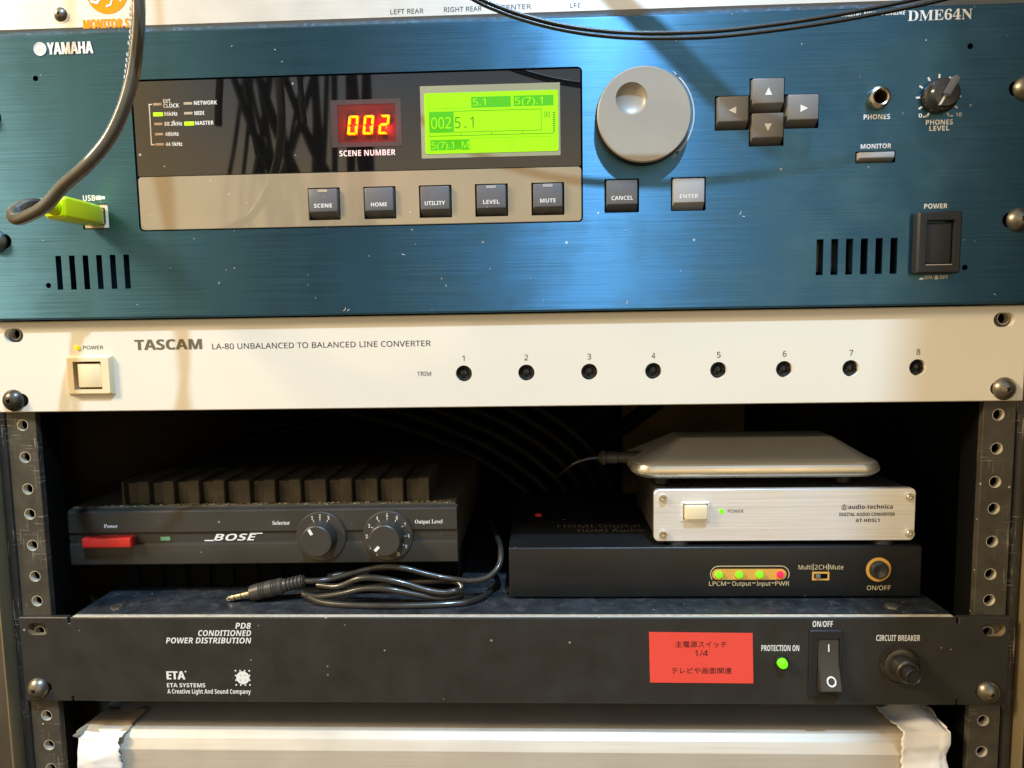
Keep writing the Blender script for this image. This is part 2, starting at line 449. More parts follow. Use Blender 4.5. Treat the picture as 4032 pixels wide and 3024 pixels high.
# one pan-head screw with a real cross recess; every mounting screw shares its mesh
def screw_mesh(name, r, h, mk):
    a = MB(); R = (r * r + h * h) / (2 * h)
    prof = [(r * 0.985, -0.4), (r, 0.0), (r, 0.35)]
    for i in range(1, 9):
        t = r * (1 - i / 8.0) if i < 8 else 0.05
        prof.append((max(t, 0.05), 0.35 + math.sqrt(max(R * R - t * t, 0)) - (R - h)))
    a.lathe(prof, (0, 0, 0), 40)
    o = a.build(name, mk)
    c = MB()
    for ang in (0.35, 0.35 + math.pi / 2):
        bm = bmesh.new(); bmesh.ops.create_cube(bm, size=1.0)
        bmesh.ops.scale(bm, vec=(r * 0.62, h * 1.5, r * 0.17), verts=bm.verts)
        for v in bm.verts:
            if v.co.y > 0: v.co.x *= 0.55
        bmesh.ops.translate(bm, vec=(0, -h * 1.15, 0), verts=bm.verts)
        bm.transform(Matrix.Rotation(ang, 4, 'Y')); c.bm(bm)
    k = c.build(name + '_cutter', mk)
    md = o.modifiers.new('cut', 'BOOLEAN'); md.object = k; md.solver = 'EXACT'; md.use_self = True
    bpy.context.view_layer.update()
    me = bpy.data.meshes.new_from_object(o.evaluated_get(bpy.context.evaluated_depsgraph_get()))
    me.name = name; me.shade_smooth(); me.set_sharp_from_angle(angle=math.radians(35))
    bpy.data.objects.remove(o); bpy.data.objects.remove(k)
    return me
SCREW = screw_mesh('mounting_screw', 5.3, 3.4, 'screw_steel')
SCREW_DARK = screw_mesh('mounting_screw_dark', 5.3, 3.4, 'screw_black')
def screw(parent, x, y, z, ang=0.0, dark=False, k=1.0, name='mounting_screw', label=None):
    o = bpy.data.objects.new(name, SCREW_DARK if dark else SCREW); COL.objects.link(o)
    o.parent = parent; o.location = (Vector((x, y, z)) - Vector(parent['_base'])) * S
    o.rotation_euler = (0, ang, 0); o.scale = (k, k, k)
    if label: o['label'] = label
    return o


# ================================================================== the rack
rk = thing('equipment_rack', 'scratched black steel rack with threaded rail holes framing all the stacked units', 'rack', (0, 0, -260))
HZ = []
for n in range(-6, 6):
    for d in (6.35, 22.225, 38.1): HZ.append(n * 44.45 + d)
for sx in (-1, 1):
    r = MB()
    x0, x1 = sorted((sx * 225.8, sx * 240.5))
    holes = [circle(sx * 232.55, z, 2.55, 20) for z in HZ if -255 < z < 235]
    r.plate([(x0, -260), (x1, -260), (x1, 240), (x0, 240)], holes, 0.0, 3.2, 0.25, hm=1)
    fx = sorted((sx * 225.8, sx * 228.0))
    r.box(fx[0], fx[1], 3.2, 16, -260, 240, 0.2, mi=2)
    for h in HZ:
        if -255 < h < 235: r.plate(circle(sx * 232.55, h, 2.8, 20), (circle(sx * 232.55, h, 2.56, 20),), -.04, 0, 0, back=False); r.m[-40:] = [1] * 40
    r.build('rail', ['rail_paint', 'bare_metal', 'well_black'], rk)
    e = MB()                                  # rounded outer post beside the rail
    xa, xb = sorted((sx * 241.6, sx * 247.6))
    e.box(xa, xb, 0.8, 30, -260, 240, 2.4, 4)
    e.box(*sorted((sx * 240.6, sx * 243)), 4, 30, -260, 240, 0.3)
    e.build('post', 'rack_black', rk)
    t = MB(); t.box(*sorted((sx * 247.8, sx * 248.7)), -5, 24, -260, 240, 0.3); t.build('edge_trim', 'trim_gold', rk)
    p = MB(); p.box(*sorted((sx * 248.9, sx * 268)), -4, 420, -260, 240, 1.0); p.build('side_panel', 'cabinet_brown' if sx < 0 else 'black_case', rk)
b = MB(); b.box(-268, 268, 420.2, 424, -260, 240, 0.5); b.build('back_panel', 'well_black', rk)
b = MB(); b.box(-248.8, 248.8, 30, 420, 236, 239, 0.5); b.build('top_panel', 'rack_black', rk)
b = MB(); b.box(-248.8, 248.8, 30, 420, -260, -257, 0.5); b.build('base_panel', 'rack_black', rk)

# ================================================================== top speaker selector
ss = thing('speaker_selector', 'cream silver panel at the top edge printed LEFT REAR, RIGHT REAR, CENTER and LFE', 'audio unit', (0, -6, 174))
p = MB()
prof = [(-2.0, 173.6), (-4.2, 173.9), (-6.3, 176.0), (-6.3, 221.5), (-2.0, 221.5)]
n = len(prof); vs = [(x, y, z) for x in (-241.3, 241.3) for y, z in prof]
p.add(vs, [(i, (i + 1) % n, n + (i + 1) % n, n + i) for i in range(n)] + [tuple(range(n)), tuple(reversed(range(n, 2 * n)))])
p.m[0] = p.m[1] = 1; p.build('front_panel', ['silver_brushed', 'silver_plain'], ss)
l = MB()
l.text('LEFT REAR', -44.0, -29.2, 177.2, 2.0, -6.3, 0.004); l.text('RIGHT REAR', -20.0, -3.3, 177.35, 2.0, -6.3, 0.004)
l.text('CENTER', 5.3, 18.6, 177.5, 2.0, -6.3, 0.004); l.text('LFE', 35.7, 40.4, 177.5, 1.9, -6.3, 0.004)
l.build('lettering', 'ink_navy', ss)
l = MB()
l.text('MONITOR S', -183.8, -162.8, 175.3, 3.9, -6.3, 0.045, heavy=.22)
l.plate(circle(-172.0, 191.0, 9.6, 48), (), -6.42, -6.3, 0, back=False)
l.build('logo', 'ink_orange', ss)
l = MB()                                     # white strokes cut through the orange disc
l.stroke([(-179.5, 187.0), (-177.0, 186.2), (-174.6, 188.5), (-172.0, 190.5)], 1.1, -6.42)
l.stroke([(-172.5, 184.6), (-170.6, 185.2), (-169.8, 187.5), (-169.4, 190.5)], 0.8, -6.42)
l.stroke([(-166.0, 186.8), (-165.0, 189.0), (-164.6, 191.5)], 0.8, -6.42)
l.build('logo_strokes', 'ink_white', ss)
screw(ss, -194.1, -5.9, 181.8, 0.4, k=0.62, name='panel_screw')
w = MB(); w.ring(-194.1, 181.8, 3.2, 3.9, -6.3); w.build('screw_rim', 'silver_face', ss)
screw(ss, -232.4, -6.4, 184.2, 0.2); screw(ss, 232.4, -6.4, 182.6, 0.9)
b = MB(); b.box(-218, 218, 2, 260, 178, 219, 1); b.build('casing', 'black_case', ss)

# ================================================================== blue mixer
dm = thing('digital_mixer', 'wide blue brushed metal mixer with green screen, red 002 digits and big round dial', 'audio unit', (0, -7, 44.6))
Y = -7.0
WIN = rrect(-163.8, 84.5, 40.8, 152.2, 2.2)
plus = [(99.1, 123.0), (114.1, 123.0), (114.1, 115.8), (129.4, 115.8), (129.4, 123.0), (144.4, 123.0), (144.4, 137.8), (129.4, 137.8), (129.4, 145.0), (114.1, 145.0), (114.1, 137.8), (99.1, 137.8)]
holes = [WIN, plus, rrect(50.4, 88.3, 65.9, 103.2, .5), rrect(80.0, 88.4, 95.5, 103.2, .5), rrect(160.7, 107.4, 178.1, 112.5, .6),
         rrect(-190.3, 86.0, -178.0, 97.5, .3), circle(169.4, 134.7, 4.0, 28)]
for k in range(6):
    xl = -204.7 + 6.48 * k; holes.append([(xl, 58.5), (xl + 2.7, 58.5), (xl + 2.7, 74.2), (xl, 74.2)])
    xl = 144.8 + 6.5 * k; holes.append([(xl, 58.8), (xl + 3.1, 58.8), (xl + 3.1, 74.7), (xl, 74.7)])
for x, z in ((-207.5, 154.1), (-209.0, 60.6), (208.3, 155.7), (210.1, 61.0)): holes.append(circle(x, z, 1.25, 20))
for x in (-230.3, 230.6):
    for z in (137.4, 81.4): holes.append(slot(x, z, 10.5, 6.8))
p = MB(); p.plate([(-241.3, 44.6), (241.3, 44.6), (241.3, 173.3), (-241.3, 173.3)], holes, Y, -2.0, 0.9)
p.build('faceplate', 'blue_brushed', dm)
b = MB(); b.box(-219, 219, 0.5, 300, 47, 171, 1); b.build('casing', 'well_black', dm)
# inner baffle strips seen through the vents
b = MB(); b.box(-186.5, -168, -1.6, -0.4, 58, 72.4, .2); b.box(143.5, 160.5, -1.6, -0.4, 60.6, 75.2, .2); b.build('vent_baffle', 'screw_black', dm)
wd = MB(); wd.plate(rrect(-163.1, 109.15, 40.2, 151.6, .9), (), -6.9, -4, .25); wd = wd.build('display_window', 'glass_black', dm)
BX = [(-84.4, -69.6), (-58.8, -44.0), (-33.4, -18.5), (-7.9, 7.0), (17.6, 32.4)]
wells = [rrect(a, 87.9, b_, 102.4, .3) for a, b_ in BX]
st = MB(); st.plate(rrect(-163.1, 85.0, 40.2, 109.05, 1.6), wells, -6.9, -4, .25); st = st.build('button_strip', 'glass_tan', dm)
def led(parent, x, z, mk, w=4.0, h=1.2, y=-6.9, label=None):
    a = MB(); a.box(x - w / 2, x + w / 2, y - .25, y + .1, z - h / 2, z + h / 2, .12, 1)
    o = a.build('indicator_light', mk, parent)
    if label: o['label'] = label
led(wd, -151.6, 141.1, 'led_off_pink'); led(wd, -151.7, 136.75, 'led_lime', 4.5, 1.7, label='lit green indicator beside 96kHz')
for z in (132.4, 127.9, 123.4): led(wd, -151.7, z, 'led_off_pink')
led(wd, -137.5, 141.1, 'led_off_tan'); led(wd, -137.6, 136.8, 'led_off_tan'); led(wd, -137.5, 132.3, 'led_lime', 4.5, 1.7, label='lit green indicator beside MASTER')
l = MB(); y = -6.9
l.stroke([(-154.3, 141.2), (-155.5, 141.2), (-155.6, 123.4), (-154.3, 123.4)], 0.45, y)
for s_, a, b_, z in (('EXT.', -148.9, -145.2, 141.6), ('CLOCK', -149.0, -141.7, 139.6), ('96kHz', -149.0, -142.7, 136.0), ('88.2kHz', -149.0, -140.7, 131.6),
                     ('48kHz', -148.9, -142.6, 127.1), ('44.1kHz', -149.0, -141.3, 122.6), ('NETWORK', -134.8, -124.2, 140.45), ('MIDI', -134.8, -130.3, 136.0), ('MASTER', -134.7, -126.2, 131.6)):
    l.text(s_, a, b_, z, 1.7, y, 0.02)
l.text('SCENE NUMBER', -69.1, -43.5, 116.1, 2.5, y, 0.022)
l.build('lettering', 'ink_white', wd)
# three-digit red number module
mo = MB(); mo.plate(rrect(-72.3, 120.0, -40.4, 140.7, .3), (rrect(-69.3, 121.9, -42.9, 138.6, .3),), -7.15, -6.9, 0); mo = mo.build('number_display', 'module_frame', wd)
mo2 = MB(); mo2.plate(rrect(-69.3, 121.9, -42.9, 138.6, .3), (), -7.0, -6.9, 0); 
o = mo2.build('display_face', 'segment_module', wd)
SEG = {'a': [(0.08, 1), (.92, 1), (.74, .91), (.26, .91)], 'd': [(0.08, 0), (.92, 0), (.74, .09), (.26, .09)],
       'g': [(.1, .5), (.26, .55), (.74, .55), (.9, .5), (.74, .45), (.26, .45)],
       'f': [(0, .98), (.2, .88), (.2, .58), (0, .52)], 'b': [(1, .98), (.8, .88), (.8, .58), (1, .52)],
       'e': [(0, .02), (.2, .12), (.2, .42), (0, .48)], 'c': [(1, .02), (.8, .12), (.8, .42), (1, .48)]}
for x0, segs in ((-64.9, 'abcdef'), (-57.9, 'abcdef'), (-50.8, 'abged')):
    a = MB()
    for q in segs: a.plate([(x0 + (px * 4.3) + pz * 1.1, 125.3 + pz * 8.1) for px, pz in SEG[q]], (), -8.3, -7.0, 0)
    a.build('digit', 'segment_lit', wd)
    gl = bpy.data.lights.new('digit_glow', 'POINT'); gl.energy = 0.005; gl.color = (1.0, 0.04, 0.01); gl.shadow_soft_size = 0.0003
    go = bpy.data.objects.new('digit_glow', gl); COL.objects.link(go); go.location = Vector((x0 + 2.8, -10.2, 129.3)) * S
# green screen
lc = MB(); lc.plate(rrect(-31.6, 114.2, 30.9, 145.7, .2), (), -7.0, -6.9, 0); lc.build('screen_surround', 'lcd_surround', wd)
lc = MB(); lc.plate(rrect(-29.8, 116.1, 30.1, 142.5, 1.0), (), -7.2, -7.0, .05); lc = lc.build('green_screen', 'lcd_green', wd)
a = MB(); y = -7.2
for q in ((-8.7, 135.7, 9.0, 140.4), (10.2, 135.8, 28.0, 140.4), (-27.8, 125.2, -16.7, 134.4), (-27.5, 117.5, -9.9, 122.1)): a.flat(rrect(*q, 0), y, .05)
a.build('highlight_bar', 'lcd_ink', wd)
a = MB(); y = -7.25
a.text('5.1', -8.0, -2.2, 136.6, 3.0, y, 0.0); a.text('5(7).1', 10.8, 23.2, 136.6, 3.0, y); a.text('002', -26.9, -17.9, 127.0, 4.9, y); a.text('5(7).1_M', -27.0, -10.2, 118.2, 3.0, y)
a.build('bright_lettering', 'lcd_green', wd)
a = MB(); y = -7.2
a.text('5', -16.2, -13.7, 127.0, 4.9, y); a.text('.', -12.0, -11.2, 127.0, 4.9, y); a.text('1', -9.3, -7.8, 127.0, 4.9, y)
a.stroke([(-16.5, 134.4), (22.4, 134.4), (22.4, 125.3), (-16.5, 125.3)], .22, y)
a.stroke([(-27.8, 124.4), (-27.8, 123.8), (28.0, 123.8), (28.0, 124.6)], .25, y)
for x in (-13.6, 0.2, 14.1): a.stroke([(x, 123.9), (x, 124.8)], .25, y)
for k in range(36): a.flat(rrect(-27.6 + k * .51, 135.6, -27.35 + k * .51, 135.8, 0), y, .1)
for k in range(10): a.flat(rrect(-27.7, 135.9 + k * .5, -27.5, 136.1 + k * .5, 0), y, .1)
for k in range(74): a.flat(rrect(-9.2 + k * .51, 122.4, -8.95 + k * .51, 122.6, 0), y, .1)
for k in range(9):
    for x in (-9.3, 9.0, 9.7, 28.0): a.flat(rrect(x, 117.8 + k * .5, x + .2, 118.0 + k * .5, 0), y, .1)
    a.flat(rrect(27.6, 124.8 + k * .95, 28.6, 125.3 + k * .95, 0), y, .1)
a.stroke([(24.0, 130.8), (24.7, 130.8), (24.7, 133.1), (24.0, 133.1)], .2, y, True); a.stroke([(24.8, 132.0), (26.2, 133.2), (26.2, 130.7), (24.8, 132.0)], .2, y)
a.build('screen_lettering', 'lcd_ink_dark', wd)
# keys
def keycap(parent, x0, x1, z0, z1, word, mk='key_grey', yb=-3.0, yf=-8.7, ib=3.1, win=False, tri=None, tx=None):
    a = MB(); a.key(x0 + .45, x1 - .45, z0 + .35, z1 - .35, yb, yf, ib); k = a.build('key', mk, parent)
    l = MB()
    if word:
        c = (x0 + x1) / 2; w = tx or 1.28 * len(word); l.text(word, c - w / 2, c + w / 2, z0 + 5.3, 1.75, yf, 0.02)
    if tri: l.flat(tri, yf)
    l.build('lettering', 'ink_white', k)
    if win:
        q = MB(); q.box((x0 + x1) / 2 - 2.2, (x0 + x1) / 2 + 2.2, yf - .12, yf + .1, z1 - 2.4, z1 - 1.1, .05, 1); q.build('indicator_light', 'led_off_tan' if word == 'SCENE' else 'key_light', k)
    return k
for (a_, b_), wrd, w in zip(BX, ('SCENE', 'HOME', 'UTILITY', 'LEVEL', 'MUTE'), (8.3, 7.3, 9.2, 7.4, 7.0)):
    keycap(dm, a_, b_, 87.9, 102.4, wrd, win=wrd in ('SCENE', 'LEVEL', 'MUTE'), tx=w)
keycap(dm, 50.4, 65.9, 88.3, 103.2, 'CANCEL', tx=9.6)
keycap(dm, 80.0, 95.5, 88.4, 103.2, 'ENTER', 'key_light', tx=8.2)  # paler key colour carries the lamp's reflection on ENTER
def tri(cx, cz, d, r=1.9):
    return [(cx + r * 1.05 * math.cos(d + t), cz + r * 1.05 * math.sin(d + t)) for t in (0, 2.25, -2.25)]
for x0, x1, z0, z1, d in ((99.1, 114.1, 123.0, 137.8, math.pi), (114.1, 129.4, 130.3, 145.0, math.pi / 2), (114.1, 129.4, 115.8, 130.3, -math.pi / 2), (129.4, 144.4, 123.0, 137.8, 0)):
    keycap(dm, x0, x1, z0, z1, '', tri=tri((x0 + x1) / 2, (z0 + z1) / 2 + .6, d), yf=-9.2, ib=2.9, mk='key_mid')
a = MB(); a.key(161.1, 177.7, 107.7, 112.2, -4, -8.8, 1.6, .4, .8); a.build('monitor_key', 'key_light', dm)
# jog dial with a finger dimple
J = (67.3, 129.4)
dl = MB()
dl.lathe([(20.9, 0), (20.9, 1.0), (20.6, 4.85)], (J[0], Y, J[1]), 72, cap=False)
dl = dl.build('jog_dial', 'knob_black', dm)
df = MB(); dc = (J[0] - 5.5, J[1] + 6.8)
df.plate(circle(J[0], J[1], 20.5, 72), (circle(dc[0], dc[1], 6.9, 40),), Y - 5.6, Y - 4.9, .55)
vs = []; fs = []
for i in range(7):
    rr = 6.9 * math.cos(math.radians(i * 14.5)); hh = 3.0 * math.sin(math.radians(i * 14.5)) ** 0.8
    for k in range(40): vs.append((dc[0] + rr * math.cos(2 * math.pi * k / 40), Y - 5.6 + hh, dc[1] + rr * math.sin(2 * math.pi * k / 40)))
for i in range(6):
    for k in range(40): fs.append((i * 40 + k, i * 40 + (k + 1) % 40, (i + 1) * 40 + (k + 1) % 40, (i + 1) * 40 + k))
fs.append(tuple(240 + k for k in range(40)))
df.add(vs, fs); df.build('dial_face', 'dial_grey', dl)
# printed marks on the faceplate
l = MB(); y = Y
l.ring(J[0] + .4, J[1] + 1.0, 22.0, 22.6, y, -50, 50)
for sg in (1, -1):
    t = math.radians(50 * sg); px, pz = J[0] + .4 + 22.3 * math.cos(t), J[1] + 1.0 + 22.3 * math.sin(t)
    l.flat([(px + .9, pz - 1.6 * sg), (px + 1.7, pz - 1.0 * sg), (px - 1.6, pz + 1.9 * sg)], y) if sg < 0 else l.flat([(px + .9, pz - 1.6), (px - 1.6, pz + 1.9), (px + 1.7, pz - 1.0)][::-1], y)
l.text('PHONES', 163.8, 175.2, 126.1, 2.1, y, .022); l.text('PHONES', 190.6, 202.2, 123.1, 2.1, y, .022); l.text('LEVEL', 192.2, 200.8, 120.5, 2.1, y, .022)
l.text('MONITOR', 162.9, 176.1, 113.6, 2.0, y, .022); l.text('POWER', 191.3, 201.4, 87.1, 2.1, y, .025)
l.text('0', 187.4, 188.9, 126.3, 1.7, y, .02); l.text('10', 203.3, 205.8, 126.3, 1.7, y, .02)
l.text('ON/', 192.6, 196.6, 56.2, 1.55, y, .02); l.text('OFF', 199.2, 202.9, 56.2, 1.55, y, .02)
l.flat([(190.4, 56.0), (192.5, 56.0), (192.2, 56.5), (191.8, 56.9), (191.0, 56.9), (190.7, 56.5)], y); l.flat([(196.8, 56.0), (198.9, 56.0), (198.5, 56.4), (198.4, 57.8), (197.3, 57.8), (197.2, 56.4)], y)
KN = (195.7, 134.8)
for i in range(11):
    t = math.radians(240 - 30 * i); a0, a1 = 8.2, 9.4
    if i in (0, 10): a0 = 8.0
    l.stroke([(KN[0] + a0 * math.cos(t), KN[1] + a0 * math.sin(t)), (KN[0] + a1 * math.cos(t), KN[1] + a1 * math.sin(t))], .75, y)
    if i in (0, 10): l.stroke([(KN[0] + a1 * math.cos(t), KN[1] + a1 * math.sin(t)), (KN[0] + a1 * math.cos(t) + (-1.5 if i == 0 else 1.5), KN[1] + a1 * math.sin(t))], .6, y)
l.text('USB', -189.4, -183.6, 98.9, 2.6, y, .03); l.flat(rrect(-183.4, 99.2, -180.6, 101.2, .8), y); l.flat(rrect(-180.5, 99.5, -179.0, 100.9, .2), y)
l.text('DIGITAL MIXING ENGINE', 153.0, 180.2, 169.7, 1.65, y, .03, .15)
l.text('DME64N', 181.3, 208.5, 167.0, 4.2, y, style='serif')
l.build('lettering', 'ink_white', dm)
l = MB()
l.text('YAMAHA', -200.7, -179.7, 164.2, 5.2, Y, .045, th=.3, heavy=.2)
l.ring(-204.2, 166.8, 2.65, 2.95, Y, th=.3)
l.build('logo', 'ink_white', dm)
l = MB(); l.plate(circle(-204.2, 166.8, 2.65, 36), (), Y - .12, Y, 0, back=False); l.build('logo_disc', 'silver_face', dm)
l = MB()
for k in range(3):
    t = math.radians(90 + 120 * k); d = Vector((math.cos(t), math.sin(t))); q = Vector((-d.y, d.x)); c = Vector((-204.2, 166.8))
    l.stroke([tuple(c - d * 2.0), tuple(c + d * .6)], .25, Y - .12)
    for sg in (.45, -.45): l.stroke([tuple(c + d * .5 + q * sg), tuple(c + d * 2.3 + q * sg)], .25, Y - .12)
l.build('logo_strokes', 'ink_white', dm)
# phones socket, level knob, power switch, usb socket
a = MB(); a.lathe([(4.75, 0), (4.75, 1.6), (4.4, 3.2), (3.5, 3.6), (2.85, 3.2), (2.75, -6), (2.7, -6.1)], (169.4, Y, 134.7), 40, cap=False); a.build('phones_socket', 'nickel', dm)
a = MB(); a.lathe([(2.75, 0), (.1, .1)], (169.4, -1.5, 134.7), 24); a.build('socket_core', 'well_black', dm)
a = MB(); a.lathe([(7.3, .3), (7.3, 2.4), (6.6, 3.0), (6.2, 5.4), (5.4, 6.2), (.1, 6.4)], (KN[0], Y, KN[1]), 48)
bm = bmesh.new(); bmesh.ops.create_cube(bm, size=1.0); bmesh.ops.scale(bm, vec=(2.9, 8, 9.4), verts=bm.verts); bmesh.ops.bevel(bm, geom=list(bm.edges), offset=.7, segments=2, affect='EDGES')
kn = a.build('level_knob', 'knob_gloss', dm); a = MB()
a.bm(bm, 0, Matrix.Translation((KN[0] + 1.3, Y - 4.2, KN[1] + 2.2)) @ Matrix.Rotation(math.radians(30), 4, 'Y'))
a.build('pointer_bar', 'key_grey', kn)
bm = bmesh.new(); bmesh.ops.create_cube(bm, size=1.0); bmesh.ops.scale(bm, vec=(.7, 9.9, 3.8), verts=bm.verts)
a = MB(); d = Vector((math.cos(math.radians(240)), 0, math.sin(math.radians(240))))
a.bm(bm, 0, Matrix.Translation(Vector((KN[0], Y - 1.8, KN[1])) + d * 4.0) @ Matrix.Rotation(math.radians(30), 4, 'Y')); a.build('pointer_line', 'ink_white', kn)
a = MB(); a.plate(rrect(186.9, 58.3, 205.9, 85.4, 1.2), (rrect(190.4, 62.0, 202.7, 81.6, .5),), Y - 4.2, Y, .8)
pw = a.build('power_switch', 'switch_grey', dm)
a = MB(); a.box(190.8, 202.3, Y - 3.0, Y + 1, 62.6, 80.6, .8, 3); a.build('push_button', 'switch_grey', pw)
a = MB(); a.box(190.8, 202.3, Y - 4.1, Y - 1.2, 61.4, 62.4, .2, 1); a.build('lip_highlight', 'dial_grey', pw)  # pale strip paints in light caught by the frame's inner bottom
a = MB(); a.plate(rrect(-189.9, 86.5, -178.3, 97.3, .3), (rrect(-188.4, 87.9, -179.6, 95.9, 1.0),), -6.6, 0, .2); a.build('usb_socket', 'usb_ivory', dm)
def lint(parent, spots, y, k=1.0):
    a = MB()
    for x, z, l_, an in spots:
        pts = [(x + l_ * t * math.cos(an + .8 * t), y - .12 - .1 * t, z + l_ * t * math.sin(an + .8 * t)) for t in (0, .35, .7, 1)]
        a.tube(pts, .11 * k, 5, 2)
    o = a.build('dust', 'ink_white', parent); o['kind'] = 'stuff'
lint(dm, [(110.5, 86.3, 1.6, .4), (111.8, 85.6, 1.2, -.9), (-42, 72, 1.5, -1.1), (-36.5, 82.5, .9, 2.2), (-2, 64, .9, .5), (-24, 60, .8, 1.0), (-96, 163, .9, 1.8), (-93, 158, .8, 2.4), (-128, 60, 1.2, .1), (-70, 46.5, 1.9, .1), (-67, 47, 1.4, 2.9), (60, 47.5, 1.5, .4)]
     + [(random.uniform(-235, 235), random.uniform(47, 82), random.uniform(.3, .8), random.uniform(0, 6)) for _ in range(12)] + [(random.uniform(-130, 235), random.uniform(153, 172), random.uniform(.3, .7), random.uniform(0, 6)) for _ in range(8)], Y)
for sx, z, an in ((-1, 137.4, .3), (-1, 81.4, .9), (1, 137.4, 1.0), (1, 81.4, .5)): screw(dm, sx * 232.4, Y - .1, z, an)

# ================================================================== cream line converter
tc_ = thing('line_converter', 'cream one-space panel with eight numbered trim holes and square beige power switch', 'audio unit', (0, -3, 0.3))
Y = -3.0
TX = [-15.2, 14.15, 43.5, 73.15, 103.1, 133.15, 163.3, 193.4]
holes = [circle(x, 16.35, 3.8, 36) for x in TX] + [slot(sx, z, 9.4, 6.6) for sx in (-230.9, 231.0) for z in (37.5, 6.2)] + [rrect(-202.4, 10.6, -187.4, 25.1, .3)]
p = MB(); p.plate(rrect(-241.3, .4, 241.3, 43.9, .6), holes, Y, -.1, .4); p.build('front_panel', 'cream_paint', tc_)
b = MB(); b.box(-218, 218, 6.5, 220, 1.5, 43, 1); b.build('casing', 'well_black', tc_)
for x in TX:
    a = MB(); a.lathe([(3.7, -3.6), (3.7, -1.6), (2.4, -1.2), (1.6, .6), (.9, .9), (.1, .9)], (x, Y + 1, 16.35), 28); a.build('trim_pot', 'trim_black', tc_)
a = MB()
fr = [rrect(-205.8, 8.2, -182.9, 27.5, .6), rrect(-204.4, 9.4, -184.2, 26.3, .6)]
n = len(fr[0]); vs = [(x, Y, z) for x, z in fr[0]] + [(x, Y - 2.2, z) for x, z in fr[1]]
a.add(vs, [(i, (i + 1) % n, n + (i + 1) % n, n + i) for i in range(n)])
a.plate(fr[1], (rrect(-201.6, 11.2, -187.9, 24.6, .4),), Y - 2.2, Y + 6, 0)
sw = a.build('power_switch', 'cream_plastic', tc_)
a = MB(); a.box(-200.0, -188.8, Y - 1.4, Y + 6, 12.2, 23.6, .5, 2); a.build('push_button', 'cream_plastic', sw)
a = MB(); a.lathe([(1.15, 0), (1.1, .5), (.7, .9), (.1, 1.0)], (-200.2, Y, 31.2), 24); a.build('indicator_light', 'led_amber', tc_)
l = MB()
l.text('POWER', -197.3, -187.4, 30.3, 1.75, Y, .003)
l.text('LA-80 UNBALANCED TO BALANCED LINE CONVERTER', -134.6, -30.5, 29.5, 2.6, Y, .006)
l.text('TRIM', -37.3, -30.7, 15.5, 2.0, Y, .008)
for i, x in enumerate(TX): l.text(str(i + 1), x - (.85 if i else .55), x + (.85 if i else .45), 22.2, 2.6, Y, .003)
l.build('lettering', 'ink_dark', tc_)
l = MB(); l.text('TASCAM', -172.0, -139.6, 29.7, 4.8, Y, .035, heavy=.15); l.build('logo', 'ink_olive', tc_)
screw(tc_, -233.4, Y - .1, 6.2, .1, True); screw(tc_, 232.4, Y - .1, 6.1, .2)

# ================================================================== black power distributor
pd = thing('power_distributor', 'black one-space power unit with red paper sticker, rocker switch and circuit breaker', 'power unit', (0, -3, -146))
T_, B_ = -102.5, -146.1
out = [(-240.4, B_), (-216.5, B_), (-216.2, B_ + 2.6), (-215.6, B_ + 2.6), (-215.5, B_), (217.3, B_), (217.5, B_ + 2.6), (218.1, B_ + 2.6), (218.3, B_), (240.8, B_),
       (240.8, T_), (217.3, T_), (217.0, T_ - 3), (216.2, T_ - 3), (215.9, T_), (-214.2, T_), (-214.5, T_ - 3), (-215.3, T_ - 3), (-215.6, T_), (-240.4, T_)]
holes = [slot(-231.2, -108.5, 10.4, 6.2), slot(233.6, -108.6, 10.4, 6.2), slot(-231.4, -139.2, 10.4, 6.2), slot(231.5, -139.2, 10.4, 6.2)]
p = MB(); p.plate(out, holes, Y, -.05, .35, hm=1); p.build('front_panel', ['black_powder', 'trim_gold'], pd)
b = MB(); b.box(-214, 215.6, .2, 190, -145.6, -103.2, .5); b.box(-214, 215.6, 1.4, 190, -103.1, -102.3, .3); b.build('casing', 'black_dusty', pd)
a = MB(); a.box(-213.6, 215.2, -2.4, .6, -102.9, -102.45, .2, 1); a.build('edge_highlight', 'bare_metal', pd)  # metal-coloured strip drawn as the highlight line on the casing edge
for x in (-197.5, 192):
    a = MB(); a.lathe([(3.4, 0), (3.3, .5), (2.2, .9), (1.0, .6), (.1, .6)], (x, 9, -102.3), 28, Vector((0, 0, 1))); a.build('cover_screw', 'screw_steel', pd)
l = MB()
l.text('PD8', -131.0, -123.1, -108.2, 3.0, Y, .04, .22); l.text('CONDITIONED', -149.8, -123.2, -111.9, 2.9, Y, .04, .22); l.text('POWER DISTRIBUTION', -166.3, -123.3, -115.7, 2.9, Y, .04, .22)
l.text('ETA', -167.0, -157.8, -134.4, 4.2, Y, .05, heavy=.15); l.ring(-157.4, -130.4, .15, .4, Y)
l.text('ETA SYSTEMS', -167.2, -147.8, -138.5, 2.1, Y, .03); l.text('A Creative Light And Sound Company', -167.2, -125.0, -141.8, 2.3, Y, .03)
l.plate(circle(-128.6, -133.5, 3.3, 32), [circle(-128.6 + dx, -133.5 + dz, .3, 8) for dx in (-1.2, 1.2) for dz in (-1.2, 1.2)], Y - .12, Y, 0, back=False)
for i in range(4):
    for j in range(4):
        if i in (0, 3) or j in (0, 3): l.flat(circle(-132.1 + 2.3 * i, -137.2 + 2.45 * j, .42, 10), Y)
l.text('ON/OFF', 148.9, 158.4, -107.1, 2.9, Y, .02); l.text('CIRCUIT BREAKER', 178.9, 199.4, -114.0, 2.9, Y, .02); l.text('PROTECTION ON', 125.0, 142.9, -119.1, 2.9, Y, .02)
l.build('lettering', 'ink_white', pd)
